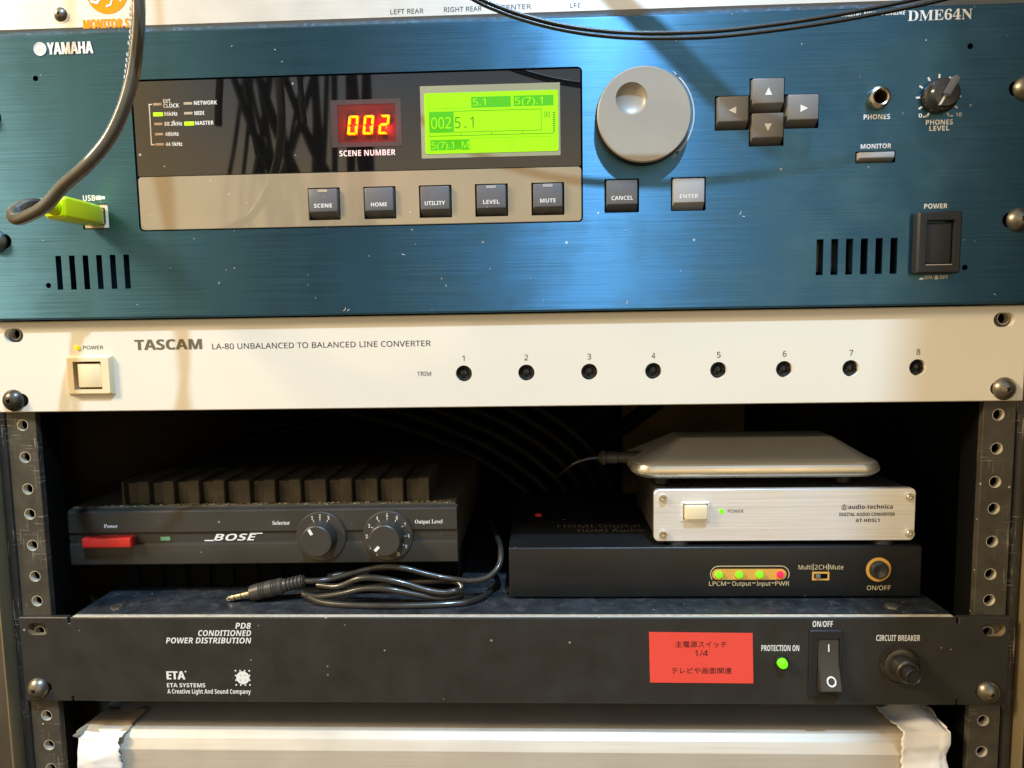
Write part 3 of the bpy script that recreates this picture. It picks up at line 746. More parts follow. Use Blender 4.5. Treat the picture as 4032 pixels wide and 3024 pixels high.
a = MB(); a.plate([(71.4, -109.75), (72.0, -135.1), (121.5, -135.4), (120.7, -110.2)][::-1], (), Y - .25, Y - .02, 0)
stk = a.build('paper_sticker', 'red_paper', pd)
l = MB(); l.text('主電源スイッチ', 84.0, 108.5, -117.0, 2.6, Y - .25, .012); l.text('1/4', 93.3, 99.6, -121.6, 2.9, Y - .25, .01); l.text('テレビや画面関連', 82.2, 111.0, -130.2, 2.6, Y - .25, .012)
l.build('label_text', 'ink_dark', stk)
a = MB(); a.lathe([(3.2, 0), (3.1, 1.2), (2.5, 1.5)], (134.4, Y, -124.3), 32, cap=False); a.build('light_bezel', 'knob_black', pd)
a = MB(); a.lathe([(2.35, 0), (2.35, 2.4), (2.0, 3.4), (1.2, 3.9), (.1, 4.0)], (134.5, Y, -124.4), 32); a.build('indicator_light', 'led_green', pd)
a = MB(); a.plate(rrect(147.4, -141.2, 162.6, -108.2, .8), (rrect(151.0, -138.2, 161.3, -112.2, .4),), Y - 1.6, Y, .4)
sw = a.build('rocker_switch', 'knob_black', pd)
bm = bmesh.new()
rp = [(-.5, -112.6), (-1.0, -112.6), (-1.6, -125), (-6.2, -136.2), (-3.0, -137.8), (1.5, -137.8), (1.5, -112.6)]
va = [bm.verts.new((151.3, Y + yy, zz)) for yy, zz in rp]; vb = [bm.verts.new((161.0, Y + yy, zz)) for yy, zz in rp]
bm.faces.new(va); bm.faces.new(vb[::-1])
for i in range(len(rp)): bm.faces.new((va[i], vb[i], vb[(i + 1) % len(rp)], va[(i + 1) % len(rp)]))
bmesh.ops.bevel(bm, geom=list(bm.edges), offset=.3, segments=2, affect='EDGES')
a = MB(); a.bm(bm); rkr = a.build('rocker', 'knob_brown', sw)
a = MB(); a.stroke([(156.2, -115.4), (156.3, -118.6)], .6, Y - 1.35, th=.15)
rg = MB(); rg.ring(156.6, -132.0, 1.6, 2.2, 0, th=.2)
for v in rg.v: pass
vs = [(x, Y - 4.55 + yy + (z + 132.0) * .41, z) for x, yy, z in rg.v]; a.add(vs, rg.f); a.build('switch_mark', 'ink_white', sw)
a = MB()
prof = [(8.8, 0), (8.8, 1.6)]
nn = 72; c = (189.8, Y, -125.1); vs = []; fs = []
for h, f_ in ((0, 1), (3.0, 1)):
    for i in range(nn): r_ = 8.9 if i % 2 else 8.1; vs.append((c[0] + r_ * math.cos(2 * math.pi * i / nn), Y - h, c[2] + r_ * math.sin(2 * math.pi * i / nn)))
for i in range(nn): fs.append((i, (i + 1) % nn, nn + (i + 1) % nn, nn + i))
a.add(vs, fs); a.lathe([(8.3, 3.0), (7.4, 3.4), (5.4, 3.4)], c, 48, cap=False); cb = a.build('circuit_breaker', 'screw_black', pd)
a = MB(); a.lathe([(5.6, 3.2), (5.4, 8.6), (4.8, 9.2), (3.8, 9.2)], c, 40, cap=False); a.build('breaker_collar', 'screw_black', cb)
a = MB(); a.lathe([(3.6, 8.5), (3.6, 13.0), (3.2, 13.4), (2.9, 12.9), (.1, 12.9)], c, 32); a.build('reset_button', 'knob_black', cb)
screw(pd, -233.2, Y - .1, -139.2, .15); screw(pd, 232.2, Y - .1, -139.2, 1.1)

# ================================================================== small black stereo amplifier
am = thing('stereo_amplifier', 'small black amplifier with red power bar, two round knobs and ribbed heatsink on top', 'amplifier', (-127, 60, -102.3))
def yz_prism(mb, prof, x0, x1):
    n = len(prof); vs = [(x, y_, z_) for x in (x0, x1) for y_, z_ in prof]
    mb.add(vs, [(i, (i + 1) % n, n + (i + 1) % n, n + i) for i in range(n)] + [tuple(range(n)), tuple(reversed(range(n, 2 * n)))])
a = MB()
yz_prism(a, [(20.8, -55.0), (20.0, -55.6), (19.6, -66.0), (20.6, -66.6), (20.6, -72.0), (19.2, -72.4), (19.0, -73.0), (20.0, -83.2), (21.2, -84.0), (27, -84.0), (27, -55.0)], -231.0, -22.8)
a.build('front_bezel', 'amp_plastic', am)
a = MB(); a.box(-230, -24, 27, 200, -84, -54.2, .6)
a.build('body', 'fin_black', am)
a = MB(); a.box(-209.5, -24, 35, 190, -101, -84, .5)
for k in range(14): a.box(-207 + 13.2 * k, -200 + 13.2 * k, 33, 35.5, -100.5, -84.5, .3, 1)
a.build('lower_heatsink', 'well_black', am)  # near black puts the bezel's shade into the colour
a = MB()
for k in range(13):
    x1 = -38.2 - 13.72 * k; x0 = x1 - 6.2
    if k == 12: x0 = x1 - 1.2
    a.box(x0, x1, 30, 66, -54.2, -41.6, .35, 1)
    if k < 12: a.box(x0 - 6.5, x0 - .05, 32.6, 66, -54.2, -42.8, .35, 1)
a.build('heatsink', 'fin_black', am)
a = MB()                                       # dust drift lying along the foot of the fins
for i in range(420):
    x = random.uniform(-214, -27); yy = 29.5 - abs(random.gauss(0, 1.5)); s_ = random.uniform(.25, .8)
    z = -54.2
    vs = [(x + random.uniform(-1.6, 1.6) * s_, yy + random.uniform(-.8, .8) * s_, z + max(0, random.uniform(-.2, 1.1)) * s_) for _ in range(4)]
    a.add(vs, [(0, 1, 2), (0, 2, 3), (0, 3, 1), (1, 3, 2)])
d_ = a.build('dust', 'lint', am); d_['kind'] = 'stuff'
a = MB(); a.box(-218.2, -191.9, 15.2, 21, -73.0, -67.6, 1.0, 3); a.build('power_button', 'red_plastic', am)
a = MB(); a.box(-179, -173.8, 20.35, 20.8, -70.9, -68.9, .1, 1); a.build('indicator_light', 'led_dull', am)
l = MB()
l.text('Power', -208.3, -201.0, -63.5, 1.9, 19.75, .03, style='serif'); l.text('Selector', -118.8, -109.6, -62.8, 2.0, 19.72, .03, style='serif'); l.text('Output Level', -44.4, -30.1, -63.0, 2.0, 19.72, .03, style='serif')
l.build('lettering', 'ink_white', am)
l = MB(); y = 20.6
l.text('BOSE', -150.8, -127.6, -71.2, 3.6, y, .07, .3, th=.3)
l.stroke([(-155.4, -71.1), (-149.5, -71.1)], .5, y, th=.3); l.stroke([(-131.0, -67.5), (-124.7, -67.5)], .5, y, th=.3)
l.build('logo', 'ink_white', am)
l = MB()
l.stroke([(-29.9, -66.8), (-29.9, -71.0)], .35, 20.6); l.stroke([(-29.9, -69.6), (-23.6, -69.6)], .35, 20.6); l.stroke([(-230.2, -70.6), (-224.5, -70.6)], .35, 20.6); l.stroke([(-224.4, -67.0), (-224.4, -72.0)], .35, 20.6)
l.build('seam', 'screw_black', am)
for kx, nums, cap_ang in ((-93.3, [('1', 112), ('2', 90), ('3', 66)], 118), (-58.5, [('0', 238), ('1', 212), ('2', 180), ('3', 150), ('4', 118), ('5', 90), ('6', 62), ('7', 33), ('8', 0), ('9', -31), ('10', -62)], 225)):
    kz = -69.1
    a = MB(); a.lathe([(13.1, 0), (13.1, 1.4), (12.6, 2.0), (.1, 2.2)], (kx, 20.4, kz), 56); dk = a.build('knob_dial', 'knob_brown', am)
    a = MB(); a.lathe([(8.7, 2), (8.5, 4.5), (8.0, 9.6), (7.5, 10.0), (.1, 10.0)], (kx, 20.4, kz), 48); a.build('knob_cap', 'knob_brown', dk)
    l = MB(); yd = 20.4 - 2.05
    for s_, dg in nums:
        t = math.radians(dg); w = .95 if len(s_) == 1 else 1.7
        l.text(s_, kx + 10.9 * math.cos(t) - w / 2, kx + 10.9 * math.cos(t) + w / 2, kz + 10.9 * math.sin(t) - .85, 1.8, yd, .02, style='serif')
        l.stroke([(kx + 8.9 * math.cos(t), kz + 8.9 * math.sin(t)), (kx + 9.5 * math.cos(t), kz + 9.5 * math.sin(t))], .35, yd)
    l.build('lettering', 'ink_white', dk)
    t = math.radians(cap_ang); dx, dz = math.cos(t), math.sin(t)
    l = MB(); l.stroke([(kx + 4.6 * dx, kz + 4.6 * dz), (kx + 6.6 * dx, kz + 6.6 * dz)], 1.5, 10.35); l.build('pointer_mark', 'ink_white', dk)
am.rotation_euler = (0, -0.0062, 0)

# ================================================================== black audio extractor box
ex = thing('audio_extractor', 'low black metal box with gold lettering and four lights, lying under the silver converter', 'converter box', (107, 60, -102.3))
a = MB(); a.box(3.4, 210.9, 18, 128, -101.2, -74.9, 1.0, 3); a.build('casing', 'black_case', ex)
for x in (14, 200):
    for yy in (26, 118):
        a = MB(); a.lathe([(5, 0), (4.6, 1.4)], (x, yy, -102.35), 24, Vector((0, 0, 1))); a.build('foot', 'knob_black', ex)
Y = 18.0
l = MB()
l.plate(slot(125.2, -89.2, 37.2, 5.6), (), Y - .12, Y, 0, back=False)
l.ring(189.4, -86.9, 4.7, 6.2, Y)
l.plate(rrect(156.6, -92.4, 165.1, -88.0, .2), (rrect(157.5, -91.5, 164.2, -88.9, .2),), Y - .12, Y, 0, back=False)
l.build('gold_print', 'ink_gold', ex)
l = MB()
l.stroke([(106.4, -91.8)] + [(109.9 + 4.1 * math.cos(math.radians(t)), -89.1 + 4.2 * math.sin(math.radians(t))) for t in range(215, 85, -12)] + [(141.0 + 4.1 * math.cos(math.radians(t)), -89.1 + 4.2 * math.sin(math.radians(t))) for t in range(90, -42, -12)], .35, Y)
for s_, x0, x1 in (('LPCM', 105.1, 113.6), ('Output', 116.7, 126.2), ('Input', 129.0, 136.0), ('PWR', 138.3, 145.3)): l.text(s_, x0, x1, -95.1, 2.2, Y, .004)
for x in (114.3, 126.9, 136.5): l.stroke([(x, -93.7), (x + 1.3, -93.7)], .3, Y)
l.text('Multi', 149.7, 156.2, -86.7, 2.3, Y, .004); l.text('2CH', 157.7, 163.8, -86.7, 2.3, Y, .004); l.text('Mute', 165.2, 172.0, -86.7, 2.3, Y, .004)
for x in (157.0, 164.5): l.stroke([(x, -87.2), (x, -83.9)], .3, Y)
l.text('ON/OFF', 183.9, 195.6, -97.5, 2.3, Y, .004)
l.build('lettering', 'ink_gold_pale', ex)
for x, mk in ((109.9, 'led_green'), (120.1, 'led_green'), (130.3, 'led_green'), (140.5, 'led_red')):
    a = MB(); a.lathe([(1.75, 0), (1.7, 1.0), (1.2, 1.9), (.6, 2.2), (.05, 2.25)], (x, Y, -89.2), 24); o = a.build('indicator_light', mk, ex)
    if mk == 'led_red': o['label'] = 'red light above PWR'
a = MB(); a.box(157.6, 164.1, Y - .2, Y + .3, -91.4, -89.0, .05, 1); a.build('switch_well', 'well_black', ex)
a = MB(); a.box(158.2, 160.4, Y - 1.2, Y + .2, -91.2, -89.2, .2, 1); a.build('slide_switch', 'key_grey', ex)
a = MB(); a.lathe([(4.65, 0), (4.6, 1.2), (4.2, 1.9), (3.4, 2.2), (2.2, 1.9), (.1, 1.6)], (189.4, Y, -86.9), 36); a.build('power_button', 'knob_gloss', ex)
l = MB(); l.text('HDMI Digital', 29.6, 75.1, -74.9, 5.0, 0, .01, top=51.5); l.text('HDMI Audio', 40.4, 76.0, -74.9, 5.0, 0, .01, top=43.5); l.build('top_lettering', 'ink_ghost', ex)
a = MB(); a.lathe([(2.2, 0), (1.8, .8), (.1, 1.1)], (18.8, 76, -74.9), 20, Vector((0, 0, 1))); o = a.build('red_dot', 'ink_red_dot', ex)

# ================================================================== silver converter
cv = thing('audio_converter', 'small converter with brushed silver front, hex screws and green POWER light, stacked second', 'converter box', (142, 50, -74.9))
a = MB(); a.plate(rrect(77.6, -72.6, 207.6, -45.8, 2.6, 6), (), 20, 23, .35); a.build('front_panel', 'silver_face', cv)
a = MB(); a.box(78.6, 206.6, 23, 90, -72.0, -46.4, 1.5, 3)
for k in range(5):
    a.box(78.2, 79, 23.05, 89, -51.5 - 4 * k, -50.0 - 4 * k, .2, 1); a.box(206.2, 207.0, 23.05, 89, -51.5 - 4 * k, -50 - 4 * k, .2, 1)
for k in range(6): a.box(84 + 3.2 * k, 85.4 + 3.2 * k, 23.05, 89, -46.7, -46.1, .2, 1)
a.build('casing', 'amp_plastic', cv)
for x, z in ((82.0, -50.1), (82.2, -68.8), (204.4, -50.2), (205.0, -68.8)):
    a = MB(); a.lathe([(1.95, 0), (1.95, 1.4), (1.75, 1.7), (1.15, 1.7)], (x, 20, z), 28, cap=False)
    a.lathe([(1.15, 1.7), (1.0, .6), (.05, .5)], (x, 20, z), 6, cap=False); a.build('hex_screw', 'screw_bright', cv)
a = MB(); a.plate(rrect(91.1, -62.1, 105.6, -52.1, .5), (rrect(92.2, -61.1, 104.5, -53.1, .3),), 19.4, 20.2, .2); sw = a.build('power_switch', 'silver_face', cv)
a = MB(); a.box(92.6, 104.1, 16.8, 20.1, -60.8, -53.4, .8, 3); a.build('push_button', 'cream_plastic', sw)
a = MB(); a.box(92.25, 104.45, 19.95, 20.15, -61.05, -53.15, 0); a.build('switch_well', 'well_black', sw)
a = MB(); a.lathe([(1.25, 0), (1.2, .3), (.05, .5)], (111.5, 20, -57.1), 24); a.build('indicator_light', 'led_green', cv)
l = MB(); Y = 20.0
l.text('POWER', 114.6, 122.4, -57.9, 1.7, Y, .002); l.text('audio-technica', 174.4, 196.3, -56.2, 2.1, Y, .03); l.text('DIGITAL AUDIO CONVERTER', 170.1, 197.5, -59.9, 1.75, Y, .02); l.text('AT-HDSL1', 178.2, 190.0, -63.0, 1.75, Y, .02)
l.ring(172.5, -55.3, 1.25, 1.42, Y); l.stroke([(171.7, -56.2), (172.5, -54.1), (173.3, -56.2)], .2, Y); l.stroke([(172.5, -54.2), (172.2, -56.3), (172.8, -56.3)], .15, Y)
l.build('lettering', 'ink_dark', cv)
for x in (91, 194):
    for yy in (25.5, 80):
        a = MB(); a.lathe([(5.8, 0), (5.2, 2.4)], (x, yy, -74.85), 28, Vector((0, 0, 1))); a.build('foot', 'knob_black', cv)

# ================================================================== silver streaming box
sb = thing('media_player', 'flat silver plastic box with rounded lip lying on top of the small stack', 'media box', (130, 60, -45.8))
def lay(x0, x1, y0, y1, r, z0, z1=None):
    z1 = z0 if z1 is None else z1
    return [(px, py, z0 + (z1 - z0) * (py - y0) / (y1 - y0)) for px, py in rrect(x0, y0, x1, y1, r, 8)]
def loft(mb, layers):
    n = len(layers[0])
    mb.add([p_ for l_ in layers for p_ in l_], [(k * n + i, k * n + (i + 1) % n, (k + 1) * n + (i + 1) % n, (k + 1) * n + i) for k in range(len(layers) - 1) for i in range(n)] + [tuple(reversed(range(n))), tuple((len(layers) - 1) * n + i for i in range(n))])
a = MB()
loft(a, [lay(76, 186, 26, 66, 8, -41.3), lay(70, 191, 22.5, 70, 10, -40.4), lay(67.3, 193.8, 20.6, 72, 11, -38.2), lay(67.2, 194, 20.4, 72, 11, -37.6), lay(67.3, 193.5, 20.5, 71, 11, -35.6), lay(68.0, 192.8, 21.1, 70, 11, -33.9)])
sb_lo = a.build('base_shell', 'silver_lit', sb, sharp=50)
a = MB()
lp = [lay(68.2, 192.6, 21.3, 70, 11, -33.8), lay(69.0, 191.8, 21.8, 69, 10.6, -33.2), lay(70.6, 190.4, 22.9, 68, 10, -32.7),
     [(93 + (173.5 - 93) * (px - 70.6) / 119.8, 37.5 + (56 - 37.5) * (py - 22.9) / 45.1, -22.4) for px, py, pz in lay(70.6, 190.4, 22.9, 68, 3, -33)],
     [(95 + (171.5 - 95) * (px - 70.6) / 119.8, 39.5 + (54 - 39.5) * (py - 22.9) / 45.1, -22.0) for px, py, pz in lay(70.6, 190.4, 22.9, 68, 3, -33)]]
loft(a, lp)
a.build('top_shell', 'silver_plastic', sb, sharp=20)
for x in (84, 178):
    a = MB(); a.lathe([(4.5, 0), (4.2, 4.6)], (x, 36, -45.8), 20, Vector((0, 0, 1))); a.build('foot', 'knob_black', sb)

pl = thing('plug_lead', 'thin dark lead with ribbed plug sticking out left of the silver box', 'cable', (60, 45, -46))
a = MB(); X = Vector((-1, 0, 0))
a.lathe([(3.4, -8), (3.4, 4.5), (3.1, 5.0), (3.1, 8.5), (3.4, 9.0), (3.2, 14.5), (4.2, 15.6), (4.2, 16.4), (.9, 19.5), (.3, 20)], (70.5, 45, -34.0), 28, X); a.build('plug', 'knob_brown', pl)
a = MB(); a.tube([(51.5, 45, -34.0), (46, 45.2, -34.6), (40.5, 46, -36.6), (37, 48, -39), (33, 55, -44), (30, 80, -52), (29, 140, -60)], .75, 8); a.build('cord', 'cord_grey', pl)

# ================================================================== cables
us = thing('usb_cable', 'thick grey cable with bright lime green plug pushed into the mixer', 'cable', (-184, -20, 86))
ax_ = Vector((-185.6 + 0, -38, 92.3)) - Vector((-184.2, -6.5, 91.9))
a = MB()
def sect(y_, hw, hh, r): return [(-184.2 + px + (y_ + 6.5) * .03, y_, 91.9 + pz) for px, pz in rrect(-hw, -hh, hw, hh, r, 5)]
loft(a, [sect(-8.5, 4.5, 4.2, 1.4), sect(-10, 4.9, 4.6, 1.6), sect(-20, 5.1, 4.8, 1.6), sect(-31, 5.1, 4.8, 1.6), sect(-32.5, 4.7, 4.4, 1.6), sect(-33.2, 3.9, 3.7, 1.6)])
a.build('plug', 'green_plug', us)
a = MB(); loft(a, [sect(-1, 4.1, 3.7, .8), sect(-9, 4.1, 3.7, .8)]); a.build('plug_tip', 'nickel', us)
a = MB()
for k in range(5):
    a.lathe([(3.1 - .2 * k, 0), (3.3 - .2 * k, .4), (3.3 - .2 * k, 1.1), (3.0 - .2 * k, 1.5)], (-185.0 - .1 * k, -33.0 - 1.5 * k, 91.8), 24); 
a.lathe([(2.6, 0), (2.2, 8.2)], (-185, -33, 91.8), 24)
a.build('strain_relief', 'green_plug', us)
a = MB()
a.tube([(-184.9, -34, 91.8), (-185.6, -42, 91.7), (-186.6, -48, 90.4), (-186.2, -55, 86.4), (-181.2, -61, 82.9), (-174.6, -65, 82.6), (-163.4, -69, 85.8), (-154.6, -71, 92.4), (-141.8, -75, 99.4), (-133.2, -75, 108.4), (-127.0, -75, 119.2),
        (-123.1, -75, 130.2), (-120.8, -75, 141.2), (-119.8, -75, 149.0), (-119.4, -75, 158.4), (-120, -76, 175), (-122, -78, 210), (-130, -80, 270)], 2.25, 18, 10)
a.build('cord', 'cord_tan', us)
l = MB()                                      # faint print along the jacket
for k in range(13):
    z = 128 + 1.9 * k
    if k in (5,): continue
    xx = -123.7 + (z - 130.2) * .19 if z < 141 else -121.4 + (z - 141.2) * .09
    l.box(xx - .95, xx - .55, -77.25, -77.0, z, z + 1.2, 0)
l.build('jacket_print', 'ink_white', us)

tw = thing('speaker_wire', 'thin black twin wire sagging across the top of the blue mixer', 'cable', (80, -38, 150))
path = [(-22, -70, 168.5), (-12, -70, 161.0), (-2.0, -70, 154.9), (4.5, -70, 151.6), (15.9, -70, 147.2), (30.5, -70, 143.2), (46.8, -70, 140.6), (63.0, -70, 139.6), (82.3, -70, 139.6), (101.5, -70, 141.0), (120.5, -70, 143.1), (136.2, -70, 145.4), (154.9, -70, 148.6), (170, -70, 152), (200, -70, 160)]
kk = 285 / 253
path = [(19.4 + (x - 19.4) * kk, -38, 40.9 + (z - 40.9) * kk) for x, y_, z in path]
a = MB(); a.tube([(x, y_, z + .8 + .002 * max(0, x)) for x, y_, z in path], .8, 12, 8); a.build('conductor', 'cord_black', tw)
a = MB(); a.tube([(x, y_ + .5, z - .7 - .004 * max(0, x - 40)) for x, y_, z in path], .8, 12, 8); a.build('conductor', 'cord_black', tw)

ac = thing('audio_cable', 'folded black lead with gold tipped jack plug lying on the power unit', 'cable', (-90, 14, -102.3))
p0 = Vector((-143.4, 15, -100.6)); d = (Vector((-103.0, 17.5, -91.9)) - p0).normalized()
a = MB(); a.lathe([(.3, 0), (1.2, .5), (1.7, 1.6), (1.25, 2.4), (1.7, 3.0), (1.75, 13.5)], p0, 24, d)
j = a.build('jack_tip', 'gold', ac)
a = MB()
for h in (4.6, 8.2): a.lathe([(1.8, 0), (1.8, .5)], p0 + d * h, 24, d)
a.build('insulator_ring', 'knob_black', j)
a = MB(); pr = [(2.4, 13), (3.9, 13.4), (4.2, 17)]
for k in range(3): pr += [(4.3, 18.4 + 1.2 * k), (3.9, 18.8 + 1.2 * k), (4.3, 19.2 + 1.2 * k)]
pr += [(4.3, 24.5)]
for k in range(3): pr += [(4.3, 25 + 1.2 * k), (3.9, 25.4 + 1.2 * k), (4.3, 25.8 + 1.2 * k)]
pr += [(4.1, 30), (3.3, 31)]
for k in range(5): pr += [(3.4, 31.4 + 2 * k), (3.4, 32.4 + 2 * k), (2.7, 32.5 + 2 * k), (2.7, 33.2 + 2 * k)]
pr += [(3.1, 41.4), (2.0, 42)]
a.lathe(pr, p0, 28, d, cap=True); a.build('plug_body', 'knob_brown', ac)
e_ = p0 + d * 41
a = MB()
def cord(pts, off=(0, 0)):
    a.tube([(x, y_ + off[0], z + off[1]) for x, y_, z in pts], 1.55, 12, 8)
cord([tuple(e_), (-96, 17, -91.8), (-88, 19, -91.3), (-75.7, 20, -88.3), (-63.5, 20, -85.8), (-51.6, 20, -86.2), (-39.7, 20, -89.3), (-27.8, 20, -91.9), (-15.9, 19, -92.6), (-7.2, 20, -90.8), (-1.8, 24, -86.0), (-1.5, 32, -79.7), (-4.5, 45, -77), (-10, 80, -80)])
cord([(-96, 17, -94), (-84.3, 14, -93.6), (-72.4, 12, -88.6), (-60.8, 11, -88.4), (-49.3, 11, -90.8), (-37.8, 11, -94.4), (-29.2, 11, -95.7), (-23.5, 12, -95.2), (-20.8, 14, -96.8), (-23, 15, -99.2), (-31, 13, -99.6), (-43.6, 11, -96.6), (-58, 10, -93.4), (-70, 11, -93.6), (-82, 12, -96.6), (-94, 13, -98.6), (-101, 14, -98)])
cord([(-92, 22, -91.5), (-80, 25, -91.0), (-66, 24, -92.5), (-50, 22, -96), (-36, 18, -98.4), (-24, 17, -97.6), (-21, 18, -95.2), (-26, 21, -93.6), (-40, 24, -95), (-58, 26, -96.5), (-78, 25, -98.5), (-96, 22, -97)])
cord([(-103, 15, -97.8), (-92, 11, -100.6), (-76, 7.5, -100.7), (-58, 6.5, -100.7), (-42, 7, -100.7), (-28, 8.5, -100.7), (-16, 12, -100.7), (-8, 22, -100.7), (-6, 36, -100.7)])
a.build('cord', 'cord_grey', ac)

# dim cables in the back of the open bay
def back_cable(name, label, pts, r, mk='cord_dark', grp=None):
    a = MB(); a.tube(pts, r, 10, 8); o = a.build(name, mk, None, at=pts[0]); tag(o, label, 'cable', grp)
for k in range(6):
    dz = -k * 7.5; dx = -k * 7
    back_cable('loose_cable', 'one of six black cables arching in parallel through the dark bay behind the amplifier', [(-170 + dx, 170, 15 + dz), (-110 + dx, 160, 18 + dz), (-50 + dx, 150, 8 + dz), (10 + dx, 140, -14 + dz), (50 + dx, 135, -42 + dz), (70 + dx, 140, -75 + dz)], 2.9, grp='arching cables in the dark bay')
for k in range(2):
    back_cable('thin_wire', 'one of two thin wires crossing the dark bay above the ribbed amplifier', [(-190, 140, -40 + 6 * k), (-140, 145, -30 + 5 * k), (-90, 150, -12 + 7 * k), (-40, 150, 12 + 3 * k)], .8, grp='thin wires above the amplifier')
for x0, dx in ((95, -40), (140, -46)):
    back_cable('thick_cable', 'one of two thick dark cables slanting against the brown rear wall above the silver box', [(x0 + 60, 300, 20), (x0 + 20, 300, -12), (x0 + dx, 300, -60), (x0 + dx - 40, 290, -90)], 7, 'cord_dark', grp='slanting cables at the rear wall')
a = MB(); a.box(108, 236, 398, 416, -256.5, 60, 1.5); o = a.build('rear_wall_board', 'back_brown', None, at=(170, 405, -256.5)); tag(o, 'brown board added for the wall behind the open rack, seen above the silver box', 'board')  # board added in place of the wall behind the rack
a = MB(); a.box(150, 232, 230, 250, -20, 40, 2); o = a.build('adapter_brick', 'black_case', None, at=(190, 240, -20)); tag(o, 'black power adapter hanging in the dark behind the silver box', 'adapter')

# ================================================================== bottom silver amplifier and its paper
bt = thing('silver_amplifier', 'wide brushed aluminium case at the bottom edge with torn paper on its corners', 'amplifier', (0, 0, -225))
a = MB()
yz_prism(a, [(300, -165.3), (4.8, -165.3), (4.2, -165.5), (1.0, -167.8), (-1.0, -171.8), (-1.3, -172.6), (-1.3, -226), (300, -226)], -210, 209)
a.build('case', 'alu_raw', bt, sharp=8)
def paper(name, label, xo, xi, ztop, seed, side):
    """crumpled sheet folded over a front corner: top flap, front and outer side"""
    sg = 1 if xo > xi else -1; rr_ = random.Random(int(seed * 10)); waves = [(rr_.uniform(0, 6.28), rr_.uniform(15, 34), rr_.uniform(0, 1), rr_.uniform(.5, 1.0)) for _ in range(7)]; nu, nv = 64, 80; a = MB(); vs = []; fs = []; mi = []
    W = abs(xo - xi); TOT = W + 60
    for j in range(nv + 1):
        t = j / nv
        for i in range(nu + 1):
            u = i / nu * TOT
            if u < W: bx, by = xi + sg * u, -3.6
            else: bx, by = xo, -3.6 + (u - W)
            if abs(u - W) < 4: bx -= sg * 1.0
            if t < .22:                       # lies on top, running back from the fold
                q = 1 - t / .22; zz = ztop + .6 + (3.0 if side else 0.6) * q * math.sin(u * .25 + seed)
                bx -= sg * max(0, (u - W)) * .0 ; by = by + q * (26 if u < W else 0); zz += 0 if u < W else -.8
            else: zz = ztop + 1 - (t - .22) / .78 * 62
            cr = 0.0
            for th_, L_, ph, am2 in waves:
                w_ = ((u * math.cos(th_) + t * 90 * math.sin(th_)) / L_ + ph) % 1.0
                cr += am2 * (abs(w_ - .5) * 2 - .5)
            nzv = noise.noise_vector(Vector((u * .05, t * 4 + seed, seed * 1.7)))
            ed = 1.4 * noise.noise(Vector((t * 34, seed, 0))) + .8 * noise.noise(Vector((t * 90, seed, 3))) if i < 4 else 0
            k_ = (1 - i / 4) if i < 4 else 0
            vs.append((bx + nzv.x * 1.2 + sg * ed * k_ + (cr * .9 * sg if u >= W else 0), by - (cr * 1.25 if u < W + 6 else .2 * cr) + nzv.y * .7 + .4, zz + nzv.z * 1.3 + (.8 * cr if t < .3 else 0)))
    for j in range(nv):
        for i in range(nu):
            q = j * (nu + 1) + i; fs.append((q, q + 1, q + nu + 2, q + nu + 1))
    for f in fs: a.add([], [])
    a.v = vs; a.f = [list(f) for f in fs]; a.m = [1 if (f[0] // (nu + 1)) < 14 and not side else 0 for f in fs]
    o = a.build(name, ['paper_white', 'paper_shaded'], None, at=(xo, -4, ztop), sharp=40)
    sol = o.modifiers.new('thickness', 'SOLIDIFY'); sol.thickness = .0002
    tag(o, label, 'paper')
paper('torn_paper', 'torn white paper, top tinted tan for shade, over the left corner of the aluminium case', -217.0, -193.0, -166.0, 1.3, False)
paper('torn_paper', 'crumpled white paper standing up over the right corner of the aluminium case', 216.0, 193.0, -160.0, 4.1, True)

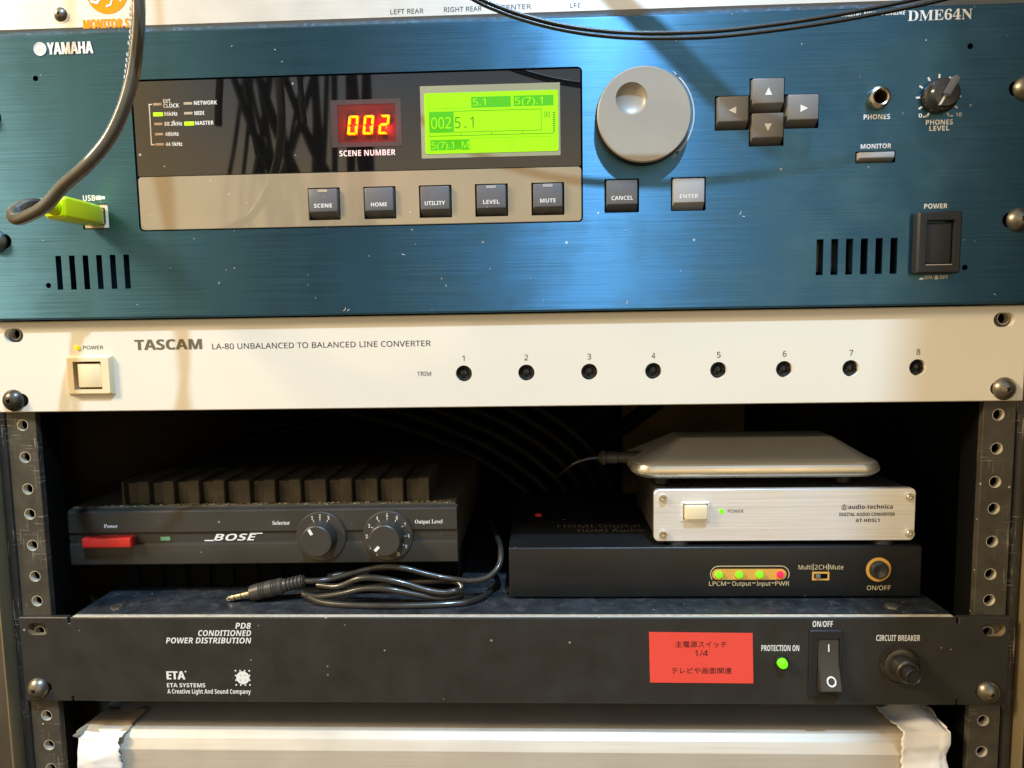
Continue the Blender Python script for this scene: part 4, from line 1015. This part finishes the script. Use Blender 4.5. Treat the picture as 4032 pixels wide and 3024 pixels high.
# ================================================================== cables in front of the rack, out of the frame: their shadows and reflections show
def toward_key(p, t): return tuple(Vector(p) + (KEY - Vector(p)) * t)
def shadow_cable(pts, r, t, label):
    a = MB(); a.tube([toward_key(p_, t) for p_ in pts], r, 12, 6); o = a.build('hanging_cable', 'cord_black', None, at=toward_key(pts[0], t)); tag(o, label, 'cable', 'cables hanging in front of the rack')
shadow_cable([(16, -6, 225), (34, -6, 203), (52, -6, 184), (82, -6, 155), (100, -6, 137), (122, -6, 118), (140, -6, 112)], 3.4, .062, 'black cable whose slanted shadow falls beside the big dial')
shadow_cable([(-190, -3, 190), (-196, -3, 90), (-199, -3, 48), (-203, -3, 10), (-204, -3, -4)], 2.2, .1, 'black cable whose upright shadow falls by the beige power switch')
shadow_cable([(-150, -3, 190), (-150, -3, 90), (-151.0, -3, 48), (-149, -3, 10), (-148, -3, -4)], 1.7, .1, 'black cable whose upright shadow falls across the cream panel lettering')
# the bundle mirrored in the display window
bd = thing('cable_bundle', 'bundle of black cables hanging behind the viewer, mirrored in the display window', 'cables', (-330, -750, 100))
a = MB()
for k in range(30):
    x = -232 - 200 * random.random() ** 1.2; dxx = random.uniform(-75, 75) if x < -320 else random.uniform(-16, 16); yy = -750 + random.uniform(-25, 25)
    a.tube([(x + dxx * .6, yy, 1500), (x - dxx * .5, yy, 1000), (x + dxx * 1.0, yy, 640), (x + dxx * .3, yy, 450), (x - dxx * .3, yy, 330), (x - dxx * 1.0, yy, 200), (x - dxx * .4, yy, 60), (x + dxx * .6, yy, -200)], random.uniform(3.0, 5.5), 8, 5)
a.build('strands', 'cord_dark', bd)
bd = thing('cable_bundle', 'unseen curtain of cables added on the right to block the ceiling lamp', 'cables', (280, -362, 540))  # added out of frame to keep the key lamp off the right side
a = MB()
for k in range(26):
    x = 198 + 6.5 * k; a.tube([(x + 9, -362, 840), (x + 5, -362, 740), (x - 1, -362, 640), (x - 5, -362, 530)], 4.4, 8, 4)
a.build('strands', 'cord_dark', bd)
clean()
